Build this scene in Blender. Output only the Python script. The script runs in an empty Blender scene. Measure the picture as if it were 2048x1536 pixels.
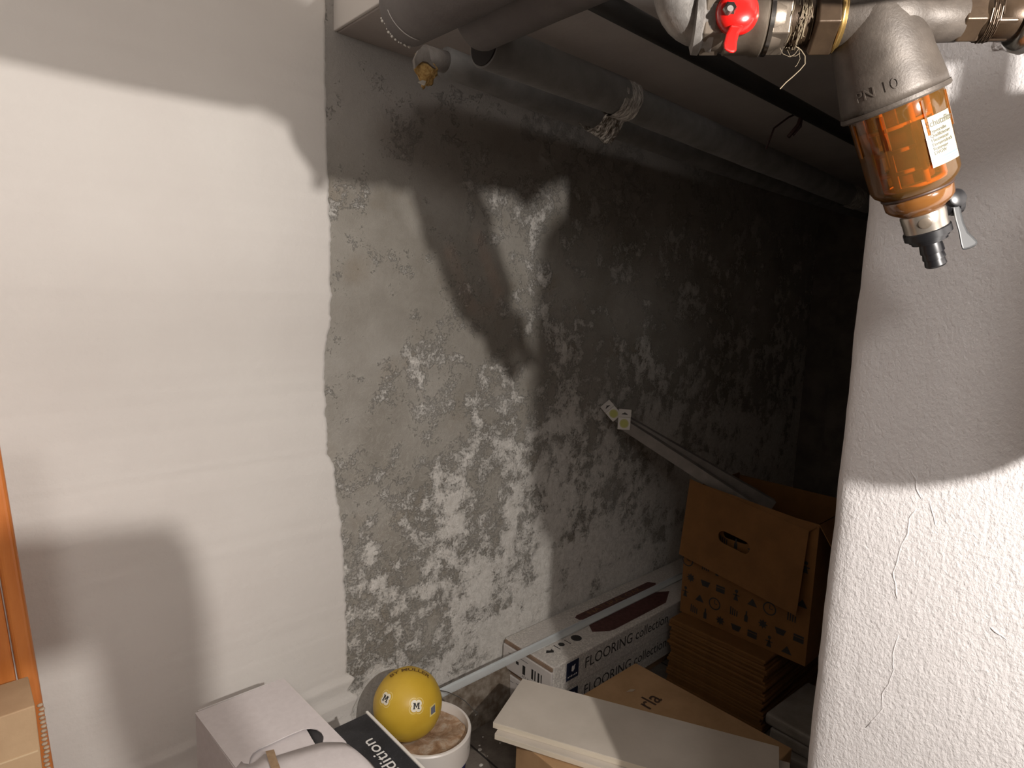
import bpy, bmesh, math, random
from mathutils import Vector, Matrix, Quaternion, noise as mnoise
random.seed(7)
S = bpy.context.scene
C = S.collection
PI = math.pi
V = Vector
# ---------------------------------------------------------------- camera
# right, down and forward axes of the camera in the world; X runs along the far wall, Y towards it, Z up
F = 1250.0
NAD = (700.0, 10000.0)
dn = V((NAD[0] - 1024, NAD[1] - 768, F)).normalized()
hy = 768 - (dn.x * (2400 - 1024) + dn.z * F) / dn.y
cx = V((2400 - 1024, hy - 768, F)).normalized()
cz = -dn
cy = cz.cross(cx)
ROWS = (cx, cy, cz)
EYE = V((0, 0, 1.60))
def w(v): return V((ROWS[0].dot(v), ROWS[1].dot(v), ROWS[2].dot(v)))
RIGHT, DOWN, FWD = w(V((1, 0, 0))), w(V((0, 1, 0))), w(V((0, 0, 1)))
cam_data = bpy.data.cameras.new('camera')
cam = bpy.data.objects.new('camera', cam_data)
C.objects.link(cam)
M = Matrix((RIGHT, -DOWN, -FWD)).transposed().to_4x4()
M.translation = EYE
cam.matrix_world = M
cam_data.sensor_width = 36.0
cam_data.lens = 36.0 * F / 2048.0
cam_data.clip_start = 0.01
S.camera = cam
# ---------------------------------------------------------------- world, lamp, exposure
wd = bpy.data.worlds.new('world'); S.world = wd; wd.use_nodes = True
wd.node_tree.nodes['Background'].inputs[0].default_value = (0.5, 0.45, 0.42, 1)
wd.node_tree.nodes['Background'].inputs[1].default_value = 0.0
LAMP = V((0.385, -0.455, 1.79))
ld = bpy.data.lights.new('bulb_light', 'POINT'); ld.energy = 90; ld.shadow_soft_size = 0.011; ld.color = (1.0, 0.94, 0.885)
lo = bpy.data.objects.new('bulb_light', ld); C.objects.link(lo); lo.location = LAMP
fd = bpy.data.lights.new('ceiling_globe_light', 'POINT'); fd.energy = 38; fd.shadow_soft_size = 0.16; fd.color = (1.0, 0.95, 0.915)
fo = bpy.data.objects.new('ceiling_globe_light', fd); C.objects.link(fo); fo.location = (-0.45, -0.75, 2.34)
S.view_settings.view_transform = 'Standard'; S.view_settings.look = 'None'
S.view_settings.exposure = 0.0; S.view_settings.gamma = 1.0; S.view_settings.use_curve_mapping = False

# ---------------------------------------------------------------- helpers
def ray(u, v): return RIGHT * ((u - 1024) / F) + DOWN * ((v - 768) / F) + FWD
def at(u, v, d): return EYE + ray(u, v) * d
def on(u, v, ax, val):
    r = ray(u, v); return EYE + r * ((val - EYE[ax]) / r[ax])

def mat(name, col, rough=0.6, metal=0.0, **k):
    m = bpy.data.materials.new(name); m.use_nodes = True
    b = m.node_tree.nodes['Principled BSDF']
    b.inputs['Base Color'].default_value = (*col, 1); b.inputs['Roughness'].default_value = rough
    b.inputs['Metallic'].default_value = metal
    for a, x in k.items():
        b.inputs[a.replace('_', ' ')].default_value = x
    return m
def nodes(m): return m.node_tree.nodes, m.node_tree.links, m.node_tree.nodes['Principled BSDF']
def coord(m, scale=(1, 1, 1)):
    n, l, b = nodes(m)
    t = n.new('ShaderNodeTexCoord'); mp = n.new('ShaderNodeMapping'); mp.inputs['Scale'].default_value = scale
    l.new(t.outputs['Object'], mp.inputs['Vector']); return mp.outputs[0]
def noise(m, vec, scale, detail=4, rough=0.5, dist=0.0):
    n, l, b = nodes(m); x = n.new('ShaderNodeTexNoise')
    x.inputs['Scale'].default_value = scale; x.inputs['Detail'].default_value = detail
    x.inputs['Roughness'].default_value = rough; x.inputs['Distortion'].default_value = dist
    l.new(vec, x.inputs['Vector']); return x.outputs['Fac']
def ramp(m, fac, stops):
    n, l, b = nodes(m); r = n.new('ShaderNodeValToRGB'); e = r.color_ramp.elements
    while len(e) < len(stops): e.new(0.5)
    for i, (p, c) in enumerate(stops):
        e[i].position = p
        e[i].color = (*c, 1) if isinstance(c, tuple) else (c, c, c, 1)
    l.new(fac, r.inputs[0]); return r.outputs[0]
def math_(m, op, a, bb=None, clamp=False):
    n, l, b = nodes(m); x = n.new('ShaderNodeMath'); x.operation = op; x.use_clamp = clamp
    for i, y in enumerate((a, bb)):
        if y is None: continue
        if isinstance(y, (int, float)): x.inputs[i].default_value = y
        else: l.new(y, x.inputs[i])
    return x.outputs[0]
def mix(m, fac, a, bb):
    n, l, b = nodes(m); x = n.new('ShaderNodeMix'); x.data_type = 'RGBA'
    for i, y in ((0, fac), (6, a), (7, bb)):
        if isinstance(y, (int, float)): x.inputs[i].default_value = y
        elif isinstance(y, tuple): x.inputs[i].default_value = (*y, 1)
        else: l.new(y, x.inputs[i])
    return x.outputs[2]
def bump(m, h, dist=0.002, strength=1.0, prev=None):
    n, l, b = nodes(m); x = n.new('ShaderNodeBump'); x.inputs['Distance'].default_value = dist
    x.inputs['Strength'].default_value = strength; l.new(h, x.inputs['Height'])
    if prev is not None: l.new(prev, x.inputs['Normal'])
    l.new(x.outputs[0], b.inputs['Normal']); return x.outputs[0]
def sep(m, vec):
    n, l, b = nodes(m); x = n.new('ShaderNodeSeparateXYZ'); l.new(vec, x.inputs[0]); return x.outputs
def base(m, out): m.node_tree.links.new(out, m.node_tree.nodes['Principled BSDF'].inputs['Base Color'])
def mottled(name, c1, c2, rough=0.6, metal=0.0, scale=20, bd=0.0005, bs=60, detail=6, lo=0.35, hi=0.65, stretch=(1, 1, 1), **k):
    m = mat(name, c1, rough, metal, **k); v = coord(m, stretch)
    base(m, ramp(m, noise(m, v, scale, detail, 0.6), [(lo, c1), (hi, c2)]))
    if bd: bump(m, noise(m, v, bs, 4, 0.6), bd)
    return m

def world_loc(p):
    o = V((0, 0, 0))
    while p is not None: o += p.location; p = p.parent
    return o
def obj(name, bm, m, parent=None, smooth=False, bevel=0.0, seg=2, loc=None):
    """links a bmesh (world coordinates) as one mesh object"""
    me = bpy.data.meshes.new(name)
    o = bpy.data.objects.new(name, me)
    off = world_loc(parent) if parent is not None else (V(loc) if loc is not None else V((0, 0, 0)))
    if parent is None and loc is not None: o.location = off
    bmesh.ops.recalc_face_normals(bm, faces=bm.faces)
    for v in bm.verts: v.co -= off
    if smooth:
        for f in bm.faces: f.smooth = True
    bm.to_mesh(me); bm.free()
    me.materials.append(m)
    C.objects.link(o)
    if parent is not None: o.parent = parent
    if bevel:
        b = o.modifiers.new('bevel', 'BEVEL'); b.width = bevel; b.segments = seg; b.limit_method = 'ANGLE'; b.angle_limit = math.radians(40)
    return o
def smooth_angle(o, deg=35):
    for p in o.data.polygons: p.use_smooth = True
    e = o.modifiers.new('split', 'EDGE_SPLIT'); e.split_angle = math.radians(deg)
    return o
def thing(name, label, cat, loc, group=None):
    o = bpy.data.objects.new(name, None); C.objects.link(o); o.location = loc; o.empty_display_size = 0.05
    o['label'] = label; o['category'] = cat
    if group: o['group'] = group
    return o
def tag(o, label, cat, group=None, kind=None):
    o['label'] = label; o['category'] = cat
    if group: o['group'] = group
    if kind: o['kind'] = kind
    return o
def struct(o, label=None):
    o['kind'] = 'structure'
    if label: o['label'] = label
    return o
def NB(): return bmesh.new()
def box(bm, lo, hi, rz=0.0, piv=None):
    x0, y0, z0 = lo; x1, y1, z1 = hi
    vs = [bm.verts.new(p) for p in ((x0,y0,z0),(x1,y0,z0),(x1,y1,z0),(x0,y1,z0),(x0,y0,z1),(x1,y0,z1),(x1,y1,z1),(x0,y1,z1))]
    for f in ((0,3,2,1),(4,5,6,7),(0,1,5,4),(1,2,6,5),(2,3,7,6),(3,0,4,7)): bm.faces.new([vs[i] for i in f])
    if rz:
        p = V(piv) if piv else V(((x0+x1)/2, (y0+y1)/2, 0)); R = Matrix.Rotation(rz, 3, 'Z')
        for v in vs: v.co = R @ (v.co - V((p.x, p.y, 0))) + V((p.x, p.y, 0))
    return vs
def quadbox(bm, pts, thick):
    """a plate: polygon pts (3D, planar) given thickness vector"""
    a = [bm.verts.new(p) for p in pts]; b = [bm.verts.new(V(p) + V(thick)) for p in pts]; n = len(pts)
    bm.faces.new(a); bm.faces.new(b[::-1])
    for i in range(n): bm.faces.new((a[i], a[(i+1) % n], b[(i+1) % n], b[i]))
    return a + b
def tri(bm):
    bm.normal_update(); bmesh.ops.triangulate(bm, faces=[f for f in bm.faces if len(f.verts) > 4], ngon_method='EAR_CLIP')
def frame_of(d):
    d = d.normalized(); u = d.cross(V((0, 0, 1)))
    if u.length < 1e-3: u = V((1, 0, 0))
    u.normalize(); return u, d.cross(u).normalized()
def tube(bm, pts, r, n=20, cap=True, jit=0.0):
    pts = [V(p) for p in pts]; rs = r if isinstance(r, (list, tuple)) else [r] * len(pts)
    rings = []; u = None
    for i, p in enumerate(pts):
        if i == 0: d = pts[1] - p
        elif i == len(pts) - 1: d = p - pts[i-1]
        else: d = (pts[i+1] - p).normalized() + (p - pts[i-1]).normalized()
        d.normalize()
        if u is None: u, _ = frame_of(d)
        else:
            u = (u - d * u.dot(d)).normalized()
        q = d.cross(u)
        ring = []
        for k in range(n):
            a = 2 * PI * k / n; rr = rs[i]
            if jit: rr *= 1 + jit * mnoise.noise((p + u * math.cos(a) * 0.2 + q * math.sin(a) * 0.2) * 14)
            ring.append(bm.verts.new(p + (u * math.cos(a) + q * math.sin(a)) * rr))
        rings.append(ring)
    for a, b in zip(rings, rings[1:]):
        for k in range(n): bm.faces.new((a[k], a[(k+1) % n], b[(k+1) % n], b[k]))
    if cap: bm.faces.new(rings[0][::-1]); bm.faces.new(rings[-1])
def lathe(bm, o, axis, prof, n=48, u=None, cap=True):
    """prof: (s, r) along axis from o"""
    axis = axis.normalized(); U, W = frame_of(axis)
    if u is not None: U = (u - axis * u.dot(axis)).normalized(); W = axis.cross(U)
    rings = []
    for s, r in prof:
        c = o + axis * s
        rings.append([bm.verts.new(c + (U * math.cos(2*PI*k/n) + W * math.sin(2*PI*k/n)) * max(r, 1e-5)) for k in range(n)])
    for a, b in zip(rings, rings[1:]):
        for k in range(n): bm.faces.new((a[k], a[(k+1) % n], b[(k+1) % n], b[k]))
    if cap: bm.faces.new(rings[0][::-1]); bm.faces.new(rings[-1])
def sphere(bm, c, r, seg=32, rings=20, sc=(1, 1, 1)):
    res = bmesh.ops.create_uvsphere(bm, u_segments=seg, v_segments=rings, radius=r)
    for v in res['verts']: v.co = V((v.co.x * sc[0], v.co.y * sc[1], v.co.z * sc[2])) + V(c)
def text_bm(s, size, fn, ext=0.0, align='LEFT', bold=0.0, sub=None, shear=0.0, sx=1.0):
    """font outline turned into a mesh, every vertex carried to fn(x, y, z)"""
    cu = bpy.data.curves.new('t', 'FONT'); cu.body = s; cu.size = size; cu.extrude = ext; cu.align_x = align; cu.align_y = 'CENTER'
    cu.offset = bold; cu.shear = shear; cu.resolution_u = 3; cu.fill_mode = 'BOTH'
    o = bpy.data.objects.new('t', cu); C.objects.link(o)
    dg = bpy.context.evaluated_depsgraph_get(); me = bpy.data.meshes.new_from_object(o.evaluated_get(dg))
    bm = bmesh.new(); bm.from_mesh(me)
    bpy.data.objects.remove(o); bpy.data.curves.remove(cu); bpy.data.meshes.remove(me)
    if sub: bmesh.ops.triangulate(bm, faces=bm.faces); bmesh.ops.subdivide_edges(bm, edges=bm.edges, cuts=sub)
    for v in bm.verts: v.co = fn(v.co.x * sx, v.co.y, v.co.z)
    return bm
def poly_bm(polys, fn, bm=None):
    bm = bm or bmesh.new()
    for p in polys: bm.faces.new([bm.verts.new(fn(x, y, 0)) for x, y in p])
    return bm
def ring_pts(cx_, cy_, r, n=16, a0=0): return [(cx_ + r * math.cos(a0 + 2*PI*k/n), cy_ + r * math.sin(a0 + 2*PI*k/n)) for k in range(n)]
def rectp(x0, y0, x1, y1): return [(x0, y0), (x1, y0), (x1, y1), (x0, y1)]

WY = 1.70       # far wall
WX = 0.88       # right wall face
SOF = 2.312     # low ceiling
HI = 2.56       # high ceiling
# ---------------------------------------------------------------- materials of the place
m_plaster = mat('white_plaster', (0.74, 0.70, 0.66), 0.75)
v = coord(m_plaster)
base(m_plaster, ramp(m_plaster, noise(m_plaster, v, 1.7, 5, 0.55), [(0.3, (0.70, 0.655, 0.615)), (0.7, (0.78, 0.745, 0.70))]))
h1 = noise(m_plaster, v, 90, 4, 0.6); h2 = noise(m_plaster, v, 9, 3, 0.5)
bump(m_plaster, math_(m_plaster, 'ADD', math_(m_plaster, 'MULTIPLY', h1, 0.35), h2), 0.0035, 0.7)

m_rough = mat('rough_white_plaster', (0.52, 0.5, 0.49), 0.7)
v = coord(m_rough, (1, 1, 0.8))
base(m_rough, ramp(m_rough, noise(m_rough, v, 2.5, 5, 0.55), [(0.3, (0.505, 0.485, 0.48)), (0.7, (0.55, 0.53, 0.525))]))
h1 = noise(m_rough, v, 210, 6, 0.62, 0.2); h2 = noise(m_rough, v, 45, 4, 0.6)
h3 = noise(m_rough, coord(m_rough, (1, 3, 0.12)), 60, 3, 0.5)
hh = math_(m_rough, 'ADD', math_(m_rough, 'ADD', math_(m_rough, 'MULTIPLY', h1, 0.9), math_(m_rough, 'MULTIPLY', h3, 0.22)), math_(m_rough, 'MULTIPLY', h2, 0.8))
bump(m_rough, hh, 0.0024, 1.0)

# bare masonry with salt bloom
m_bare = mat('bare_damp_masonry', (0.3, 0.27, 0.24), 0.85)
n_, l_, b_ = nodes(m_bare); v = coord(m_bare)
xs = sep(m_bare, v); X_, Z_ = xs[0], xs[2]
ground = ramp(m_bare, noise(m_bare, v, 4.0, 7, 0.62), [(0.30, (0.26, 0.237, 0.20)), (0.5, (0.345, 0.32, 0.28)), (0.72, (0.43, 0.405, 0.365))])
ground = mix(m_bare, math_(m_bare, 'MULTIPLY', ramp(m_bare, noise(m_bare, v, 7.5, 3, 0.5), [(0.58, 0.0), (0.75, 1.0)]), 0.35), ground, (0.25, 0.19, 0.12))
big = noise(m_bare, v, 5.2, 3, 0.5, 0.5)
mid = noise(m_bare, v, 16, 10, 0.74, 0.25)
fine = noise(m_bare, v, 120, 6, 0.8, 0.3)
# how strongly the salt blooms: much low down, little at eye height
zr = n_.new('ShaderNodeMapRange'); l_.new(Z_, zr.inputs[0])
zr.inputs[1].default_value = 0.25; zr.inputs[2].default_value = 1.55; zr.inputs[3].default_value = 0.135; zr.inputs[4].default_value = -0.028
xr = n_.new('ShaderNodeMapRange'); l_.new(X_, xr.inputs[0])
xr.inputs[1].default_value = 0.95; xr.inputs[2].default_value = 1.7; xr.inputs[3].default_value = -0.03; xr.inputs[4].default_value = 0.035
s_ = math_(m_bare, 'ADD', math_(m_bare, 'MULTIPLY', big, 0.42), math_(m_bare, 'MULTIPLY', mid, 0.66))
s_ = math_(m_bare, 'ADD', s_, math_(m_bare, 'MULTIPLY', fine, 0.36))
s_ = math_(m_bare, 'ADD', math_(m_bare, 'ADD', s_, zr.outputs[0]), xr.outputs[0])
salt = ramp(m_bare, s_, [(0.752, 0.0), (0.78, 0.75), (0.83, 1.0)])
saltc = ramp(m_bare, noise(m_bare, v, 40, 5, 0.7), [(0.3, (0.60, 0.57, 0.52)), (0.65, (0.80, 0.77, 0.72))])
col = mix(m_bare, salt, ground, saltc)
# thin outlines of old wash around the patches
lines = ramp(m_bare, noise(m_bare, v, 17, 5, 0.6, 1.6), [(0.475, 0.0), (0.495, 1.0), (0.505, 1.0), (0.525, 0.0)])
low = n_.new('ShaderNodeMapRange'); l_.new(Z_, low.inputs[0])
low.inputs[1].default_value = 0.9; low.inputs[2].default_value = 1.5; low.inputs[3].default_value = 0.55; low.inputs[4].default_value = 0.0
col = mix(m_bare, math_(m_bare, 'MULTIPLY', lines, low.outputs[0]), col, (0.50, 0.47, 0.42))
# a few dark mould specks higher up
spk = ramp(m_bare, noise(m_bare, v, 60, 3, 0.6), [(0.70, 0.0), (0.74, 1.0)])
spm = ramp(m_bare, noise(m_bare, v, 3.6, 2, 0.5), [(0.60, 0.0), (0.68, 1.0)])
col = mix(m_bare, math_(m_bare, 'MULTIPLY', spk, spm), col, (0.045, 0.035, 0.03))
# smoother grey render near the top and along the edge of the plaster
top = n_.new('ShaderNodeMapRange'); l_.new(math_(m_bare, 'ADD', Z_, math_(m_bare, 'MULTIPLY', big, 0.35)), top.inputs[0])
top.inputs[1].default_value = 2.05; top.inputs[2].default_value = 2.35
col = mix(m_bare, math_(m_bare, 'MULTIPLY', top.outputs[0], 0.8), col, (0.36, 0.335, 0.31))
l_.new(col, b_.inputs['Base Color'])
bump(m_bare, math_(m_bare, 'ADD', math_(m_bare, 'MULTIPLY', salt, 0.5), math_(m_bare, 'ADD', mid, math_(m_bare, 'MULTIPLY', fine, 0.4))), 0.006, 0.9)

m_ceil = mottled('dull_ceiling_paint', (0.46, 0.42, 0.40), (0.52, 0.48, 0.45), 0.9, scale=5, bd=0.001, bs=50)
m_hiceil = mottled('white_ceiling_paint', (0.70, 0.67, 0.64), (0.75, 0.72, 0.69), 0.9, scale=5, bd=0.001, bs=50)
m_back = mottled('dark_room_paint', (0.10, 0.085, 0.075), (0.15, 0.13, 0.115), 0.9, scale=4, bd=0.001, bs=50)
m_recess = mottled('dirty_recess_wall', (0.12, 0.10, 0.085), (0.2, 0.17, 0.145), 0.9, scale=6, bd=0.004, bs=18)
m_floor = mat('dark_stone_floor', (0.08, 0.06, 0.05), 0.8)
v = coord(m_floor)
fc = ramp(m_floor, noise(m_floor, v, 9, 8, 0.7), [(0.35, (0.085, 0.068, 0.055)), (0.7, (0.21, 0.18, 0.15))])
br = nodes(m_floor)[0].new('ShaderNodeTexBrick'); nodes(m_floor)[1].new(v, br.inputs['Vector'])
br.inputs['Scale'].default_value = 1.0; br.inputs['Brick Width'].default_value = 0.33; br.inputs['Row Height'].default_value = 0.33; br.inputs['Mortar Size'].default_value = 0.004; br.offset = 0
base(m_floor, mix(m_floor, br.outputs['Fac'], fc, (0.02, 0.016, 0.014)))
bump(m_floor, noise(m_floor, v, 40, 6, 0.6), 0.002)

# ---------------------------------------------------------------- the shell
# bare wall
bm = NB(); box(bm, (0.6, WY, -0.1), (4.25, WY + 0.2, 2.75)); struct(obj('wall_back', bm, m_bare), 'bare damp masonry wall with white salt bloom')
# painted wall: a skin a few millimetres thick that ends in a broken edge
def edge_x(z):
    e = [(-0.1, 0.885), (0.20, 0.925), (0.25, 0.905), (0.30, 0.930), (0.34, 0.895), (0.37, 0.918), (0.40, 0.890), (0.5, 0.893), (0.8, 0.880), (0.9, 0.872), (1.0, 0.858), (1.08, 0.850), (1.12, 0.832),
         (1.3, 0.822), (1.42, 0.820), (1.5, 0.838), (1.6, 0.842), (1.8, 0.840), (2.0, 0.832), (2.2, 0.828), (2.8, 0.828)]
    for (a, xa), (b, xb) in zip(e, e[1:]):
        if a <= z <= b: x = xa + (xb - xa) * (z - a) / (b - a); break
    r = 0.0045 if z < 1.9 else 0.002
    return x + r * (mnoise.noise(V((0, 3.1, z * 26))) * 1.3 + mnoise.noise(V((4, 1.1, z * 75))) * 0.9)
bm = NB(); N = 520; zz = [-0.1 + 2.85 * i / N for i in range(N + 1)]
fr, md, bk, lf = [], [], [], []
for z in zz:
    x = edge_x(z)
    lf.append(bm.verts.new((-1.75, WY - 0.007, z))); md.append(bm.verts.new((x - 0.012, WY - 0.007 - 0.001 * mnoise.noise(V((9, 9, z * 40))), z)))
    fr.append(bm.verts.new((x - 0.003, WY - 0.0045, z))); bk.append(bm.verts.new((x + 0.001, WY + 0.002, z)))
for i in range(N):
    for a, b in ((lf, md), (md, fr), (fr, bk)): bm.faces.new((a[i], b[i], b[i+1], a[i+1]))
o = obj('wall_left', bm, m_plaster, smooth=True); struct(o, 'white painted plaster wall with a broken right edge')
# backing of the painted wall
bm = NB(); box(bm, (-1.75, WY + 0.002, -0.1), (0.6, WY + 0.2, 2.75)); struct(obj('wall_backing', bm, m_plaster), 'masonry behind the painted plaster')
# right wall: its face at x = WX, its end at y = 0.31, rough plaster, rounded uneven corner
bm = NB(); NZ = 120; cols = []
prof = [(4.25, 0.31), (1.3, 0.31), (0.95, 0.31), (0.912, 0.310), (0.897, 0.307), (0.887, 0.300), (0.8815, 0.288), (0.88, 0.27), (0.88, 0.18), (0.88, 0.05), (0.88, -0.3), (0.88, -2.7)]
for i in range(NZ + 1):
    z = -0.05 + 2.40 * i / NZ; row = []
    for k, (x, y) in enumerate(prof):
        d = 0.0035 * mnoise.noise(V((1.5, 2.0, z * 6))) + 0.0018 * mnoise.noise(V((7, 2, z * 31))) + 0.0009 * mnoise.noise(V((7, 5, z * 90)))
        wgt = 1.0 if 3 <= k <= 7 else 0.0
        row.append(bm.verts.new((x + wgt * d * 0.6, y + wgt * d, z)))
    cols.append(row)
for a, b in zip(cols, cols[1:]):
    for k in range(len(prof) - 1): bm.faces.new((a[k], a[k+1], b[k+1], b[k]))
def ridge(pts, r):
    P = []
    for (px, py) in pts: P.append(on(1640 + px / 2.414, 900 + py / 2.414, 0, WX + r * 0.35))
    Q = []
    for a, b in zip(P, P[1:]):
        for t in (0, .33, .66): Q.append(a.lerp(b, t) + V((0, random.uniform(-1, 1), random.uniform(-1, 1))) * r * 0.5)
    Q.append(P[-1])
    tube(bm, Q, [r * (0.35 if i in (0, len(Q) - 1) else random.uniform(0.7, 1.1)) for i in range(len(Q))], 8)
ridge([(435, 90), (460, 140), (465, 190), (495, 245)], 0.0013)
ridge([(465, 285), (430, 330), (425, 400), (385, 480), (375, 540), (350, 590), (365, 640), (372, 720)], 0.0013)
ridge([(380, 890), (350, 990), (355, 1060), (330, 1130), (300, 1180), (305, 1250), (220, 1340)], 0.001)
ridge([(550, 20), (535, 80), (530, 130)], 0.0008)
ridge([(530, 250), (550, 330), (560, 370)], 0.0009)
ridge([(820, 850), (860, 885), (905, 920)], 0.0016)
ridge([(690, 400), (735, 403), (760, 430)], 0.0006)
o = obj('wall_right', bm, m_rough, smooth=True); struct(o, 'rough white plastered wall end')
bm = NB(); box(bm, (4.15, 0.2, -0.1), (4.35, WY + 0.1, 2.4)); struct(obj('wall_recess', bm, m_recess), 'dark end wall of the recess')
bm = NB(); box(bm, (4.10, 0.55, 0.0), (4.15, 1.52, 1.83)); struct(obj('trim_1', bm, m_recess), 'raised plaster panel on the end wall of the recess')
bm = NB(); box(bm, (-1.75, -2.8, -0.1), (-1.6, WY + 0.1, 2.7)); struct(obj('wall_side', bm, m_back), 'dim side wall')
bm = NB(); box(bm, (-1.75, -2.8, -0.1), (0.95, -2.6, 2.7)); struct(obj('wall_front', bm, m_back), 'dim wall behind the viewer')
bm = NB(); box(bm, (-1.75, -2.8, -0.15), (4.35, WY + 0.2, 0.0)); struct(obj('floor', bm, m_floor), 'dark dusty tiled cellar floor')
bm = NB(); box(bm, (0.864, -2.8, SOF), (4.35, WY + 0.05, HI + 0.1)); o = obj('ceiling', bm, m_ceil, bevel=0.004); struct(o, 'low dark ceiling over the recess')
# lighter paint on the step face
bm = NB(); box(bm, (0.853, -2.8, SOF + 0.001), (0.863, WY + 0.05, HI + 0.1)); o = obj('trim_2', bm, m_plaster, bevel=0.003); struct(o, 'white face of the step down to the low ceiling')
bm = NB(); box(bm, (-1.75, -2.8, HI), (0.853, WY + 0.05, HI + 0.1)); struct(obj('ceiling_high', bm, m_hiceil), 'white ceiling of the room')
# rough plinth at the foot of the bare wall
bm = NB(); nx = 90; rows = []
for i in range(nx + 1):
    x = 0.9 + 3.2 * i / nx; j = 0.008 * mnoise.noise(V((x * 9, 0, 0)))
    rows.append([bm.verts.new(p) for p in ((x, WY + 0.02, 0.19 + j), (x, 1.672 + j, 0.185 + j), (x, 1.655 + j, 0.172 + j), (x, 1.648, 0.10), (x, 1.64 + j, -0.02))])
for a, b in zip(rows, rows[1:]):
    for k in range(4): bm.faces.new((a[k], a[k+1], b[k+1], b[k]))
m_plinth = mottled('brown_crumbling_plinth', (0.13, 0.095, 0.065), (0.33, 0.29, 0.24), 0.9, scale=22, bd=0.003, bs=60, lo=0.4, hi=0.7)
struct(obj('trim_3', bm, m_plinth, smooth=True), 'crumbling plinth at the foot of the bare wall')

# ---------------------------------------------------------------- pipes under the ceiling
m_foam = mottled('grey_foam_sleeve', (0.15, 0.146, 0.14), (0.21, 0.205, 0.198), 0.75, scale=14, bd=0.0008, bs=120)
m_foam2 = mottled('brownish_grey_sleeve', (0.115, 0.102, 0.097), (0.15, 0.137, 0.13), 0.7, scale=9, bd=0.0012, bs=70)
m_black = mottled('black_steel', (0.010, 0.010, 0.010), (0.018, 0.016, 0.014), 0.5, scale=9, bd=0.0005, bs=80)
m_tape = mottled('clear_wrinkled_tape', (0.36, 0.34, 0.31), (0.80, 0.77, 0.72), 0.14, 0.3, scale=45, bd=0.007, bs=55, stretch=(2.2, 1, 1))
m_foil = mottled('yellow_glass_wool', (0.40, 0.21, 0.05), (0.72, 0.50, 0.20), 0.8, scale=90, bd=0.004, bs=140)
m_grey_rag = mottled('grey_torn_wrap', (0.19, 0.17, 0.155), (0.27, 0.25, 0.23), 0.6, scale=25, bd=0.002, bs=60)
m_dark = mat('hollow_shade', (0.012, 0.009, 0.008), 0.9)
def along(a, b, n, sag=0.0, wob=0.0, seed=0):
    a, b = V(a), V(b); P = []
    for i in range(n + 1):
        t = i / n; p = a.lerp(b, t); p.z -= sag * 4 * t * (1 - t)
        if wob: p += V((0, mnoise.noise(V((seed, t * 6, 1))), mnoise.noise(V((seed, t * 6, 9))))) * wob
        P.append(p)
    return P
# big sleeve running towards the viewer
t1 = thing('insulated_pipe', 'thickest dark insulated pipe with an open worn end, at the top left', 'pipe', (0.70, 0.3, 2.137))
bm = NB(); tube(bm, along((0.700, 1.095, 2.137), (0.700, -2.55, 2.137), 40, wob=0.004, seed=3), 0.0600, 40, jit=0.03); obj('insulation_sleeve', bm, m_foam2, t1, smooth=True).modifiers.new('split', 'EDGE_SPLIT').split_angle = math.radians(50)
bm = NB(); pts = []
for k in range(9):
    a = math.radians(200 + k * 9); pts.append(V((0.700 + 0.0605 * math.cos(a), 1.07 - 0.002 * k, 2.137 + 0.0605 * math.sin(a))))
tube(bm, pts, 0.0009, 6); obj('seam_line', bm, mat('pale_scratch', (0.45, 0.42, 0.39), 0.5), t1, smooth=True)
bm = NB()
for k in range(13):
    a = math.radians(205 + k * 6 + random.uniform(-2, 2)); p = V((0.700 + 0.060 * math.cos(a), 1.093 + random.uniform(0, .004), 2.137 + 0.060 * math.sin(a)))
    sphere(bm, p, random.uniform(0.0012, 0.0035), 8, 6)
obj('glue_crust', bm, mat('pale_glue', (0.55, 0.52, 0.47), 0.3), t1, smooth=True)
# second sleeve
t2 = thing('insulated_pipe', 'second thick grey insulated pipe, right of the thickest one, running overhead', 'pipe', (0.83, 0.3, 2.165))
bm = NB(); tube(bm, along((0.832, 1.040, 2.152), (0.832, 0.52, 2.152), 8) + along((0.806, 0.27, 2.152), (0.806, -2.55, 2.152), 30, wob=0.003, seed=8), 0.0605, 40, jit=0.03); o = obj('insulation_sleeve', bm, m_foam2, t2, smooth=True); o.modifiers.new('split', 'EDGE_SPLIT').split_angle = math.radians(50)
bm = NB(); tube(bm, [(0.832, 1.0, 2.163), (0.832, 1.075, 2.175), (0.90, 1.10, 2.18)], 0.03, 20); obj('bend', bm, m_black, t2, smooth=True)
# the sleeve along the recess, taped
t3 = thing('insulated_pipe', 'long grey foam-clad pipe wrapped with two bands of clear tape', 'pipe', (1.9, 1.07, 2.12))
P3 = along((0.875, 1.072, 2.122), (1.32, 1.072, 2.124), 8) ; 
bm = NB(); tube(bm, [(0.872, 1.072, 2.122), (0.8755, 1.072, 2.122)], 0.041, 28); obj('hollow_shade_disc', bm, m_dark, t3)  # flat near-black disc painting the shade inside the open pipe end
P3b = along((1.325, 1.078, 2.122), (3.2, 1.10, 2.096), 26, wob=0.003, seed=5)
bm = NB(); tube(bm, P3, 0.0455, 36, jit=0.02); o = obj('insulation_sleeve', bm, m_foam, t3, smooth=True); o.modifiers.new('split', 'EDGE_SPLIT').split_angle = math.radians(50)
bm = NB(); tube(bm, P3b, 0.0435, 36, jit=0.02); o = obj('insulation_sleeve', bm, m_foam, t3, smooth=True); o.modifiers.new('split', 'EDGE_SPLIT').split_angle = math.radians(50)
bm = NB(); tube(bm, along((3.2, 1.10, 2.096), (4.15, 1.10, 2.096), 4), 0.036, 30); obj('bare_pipe', bm, m_black, t3, smooth=True)
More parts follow.
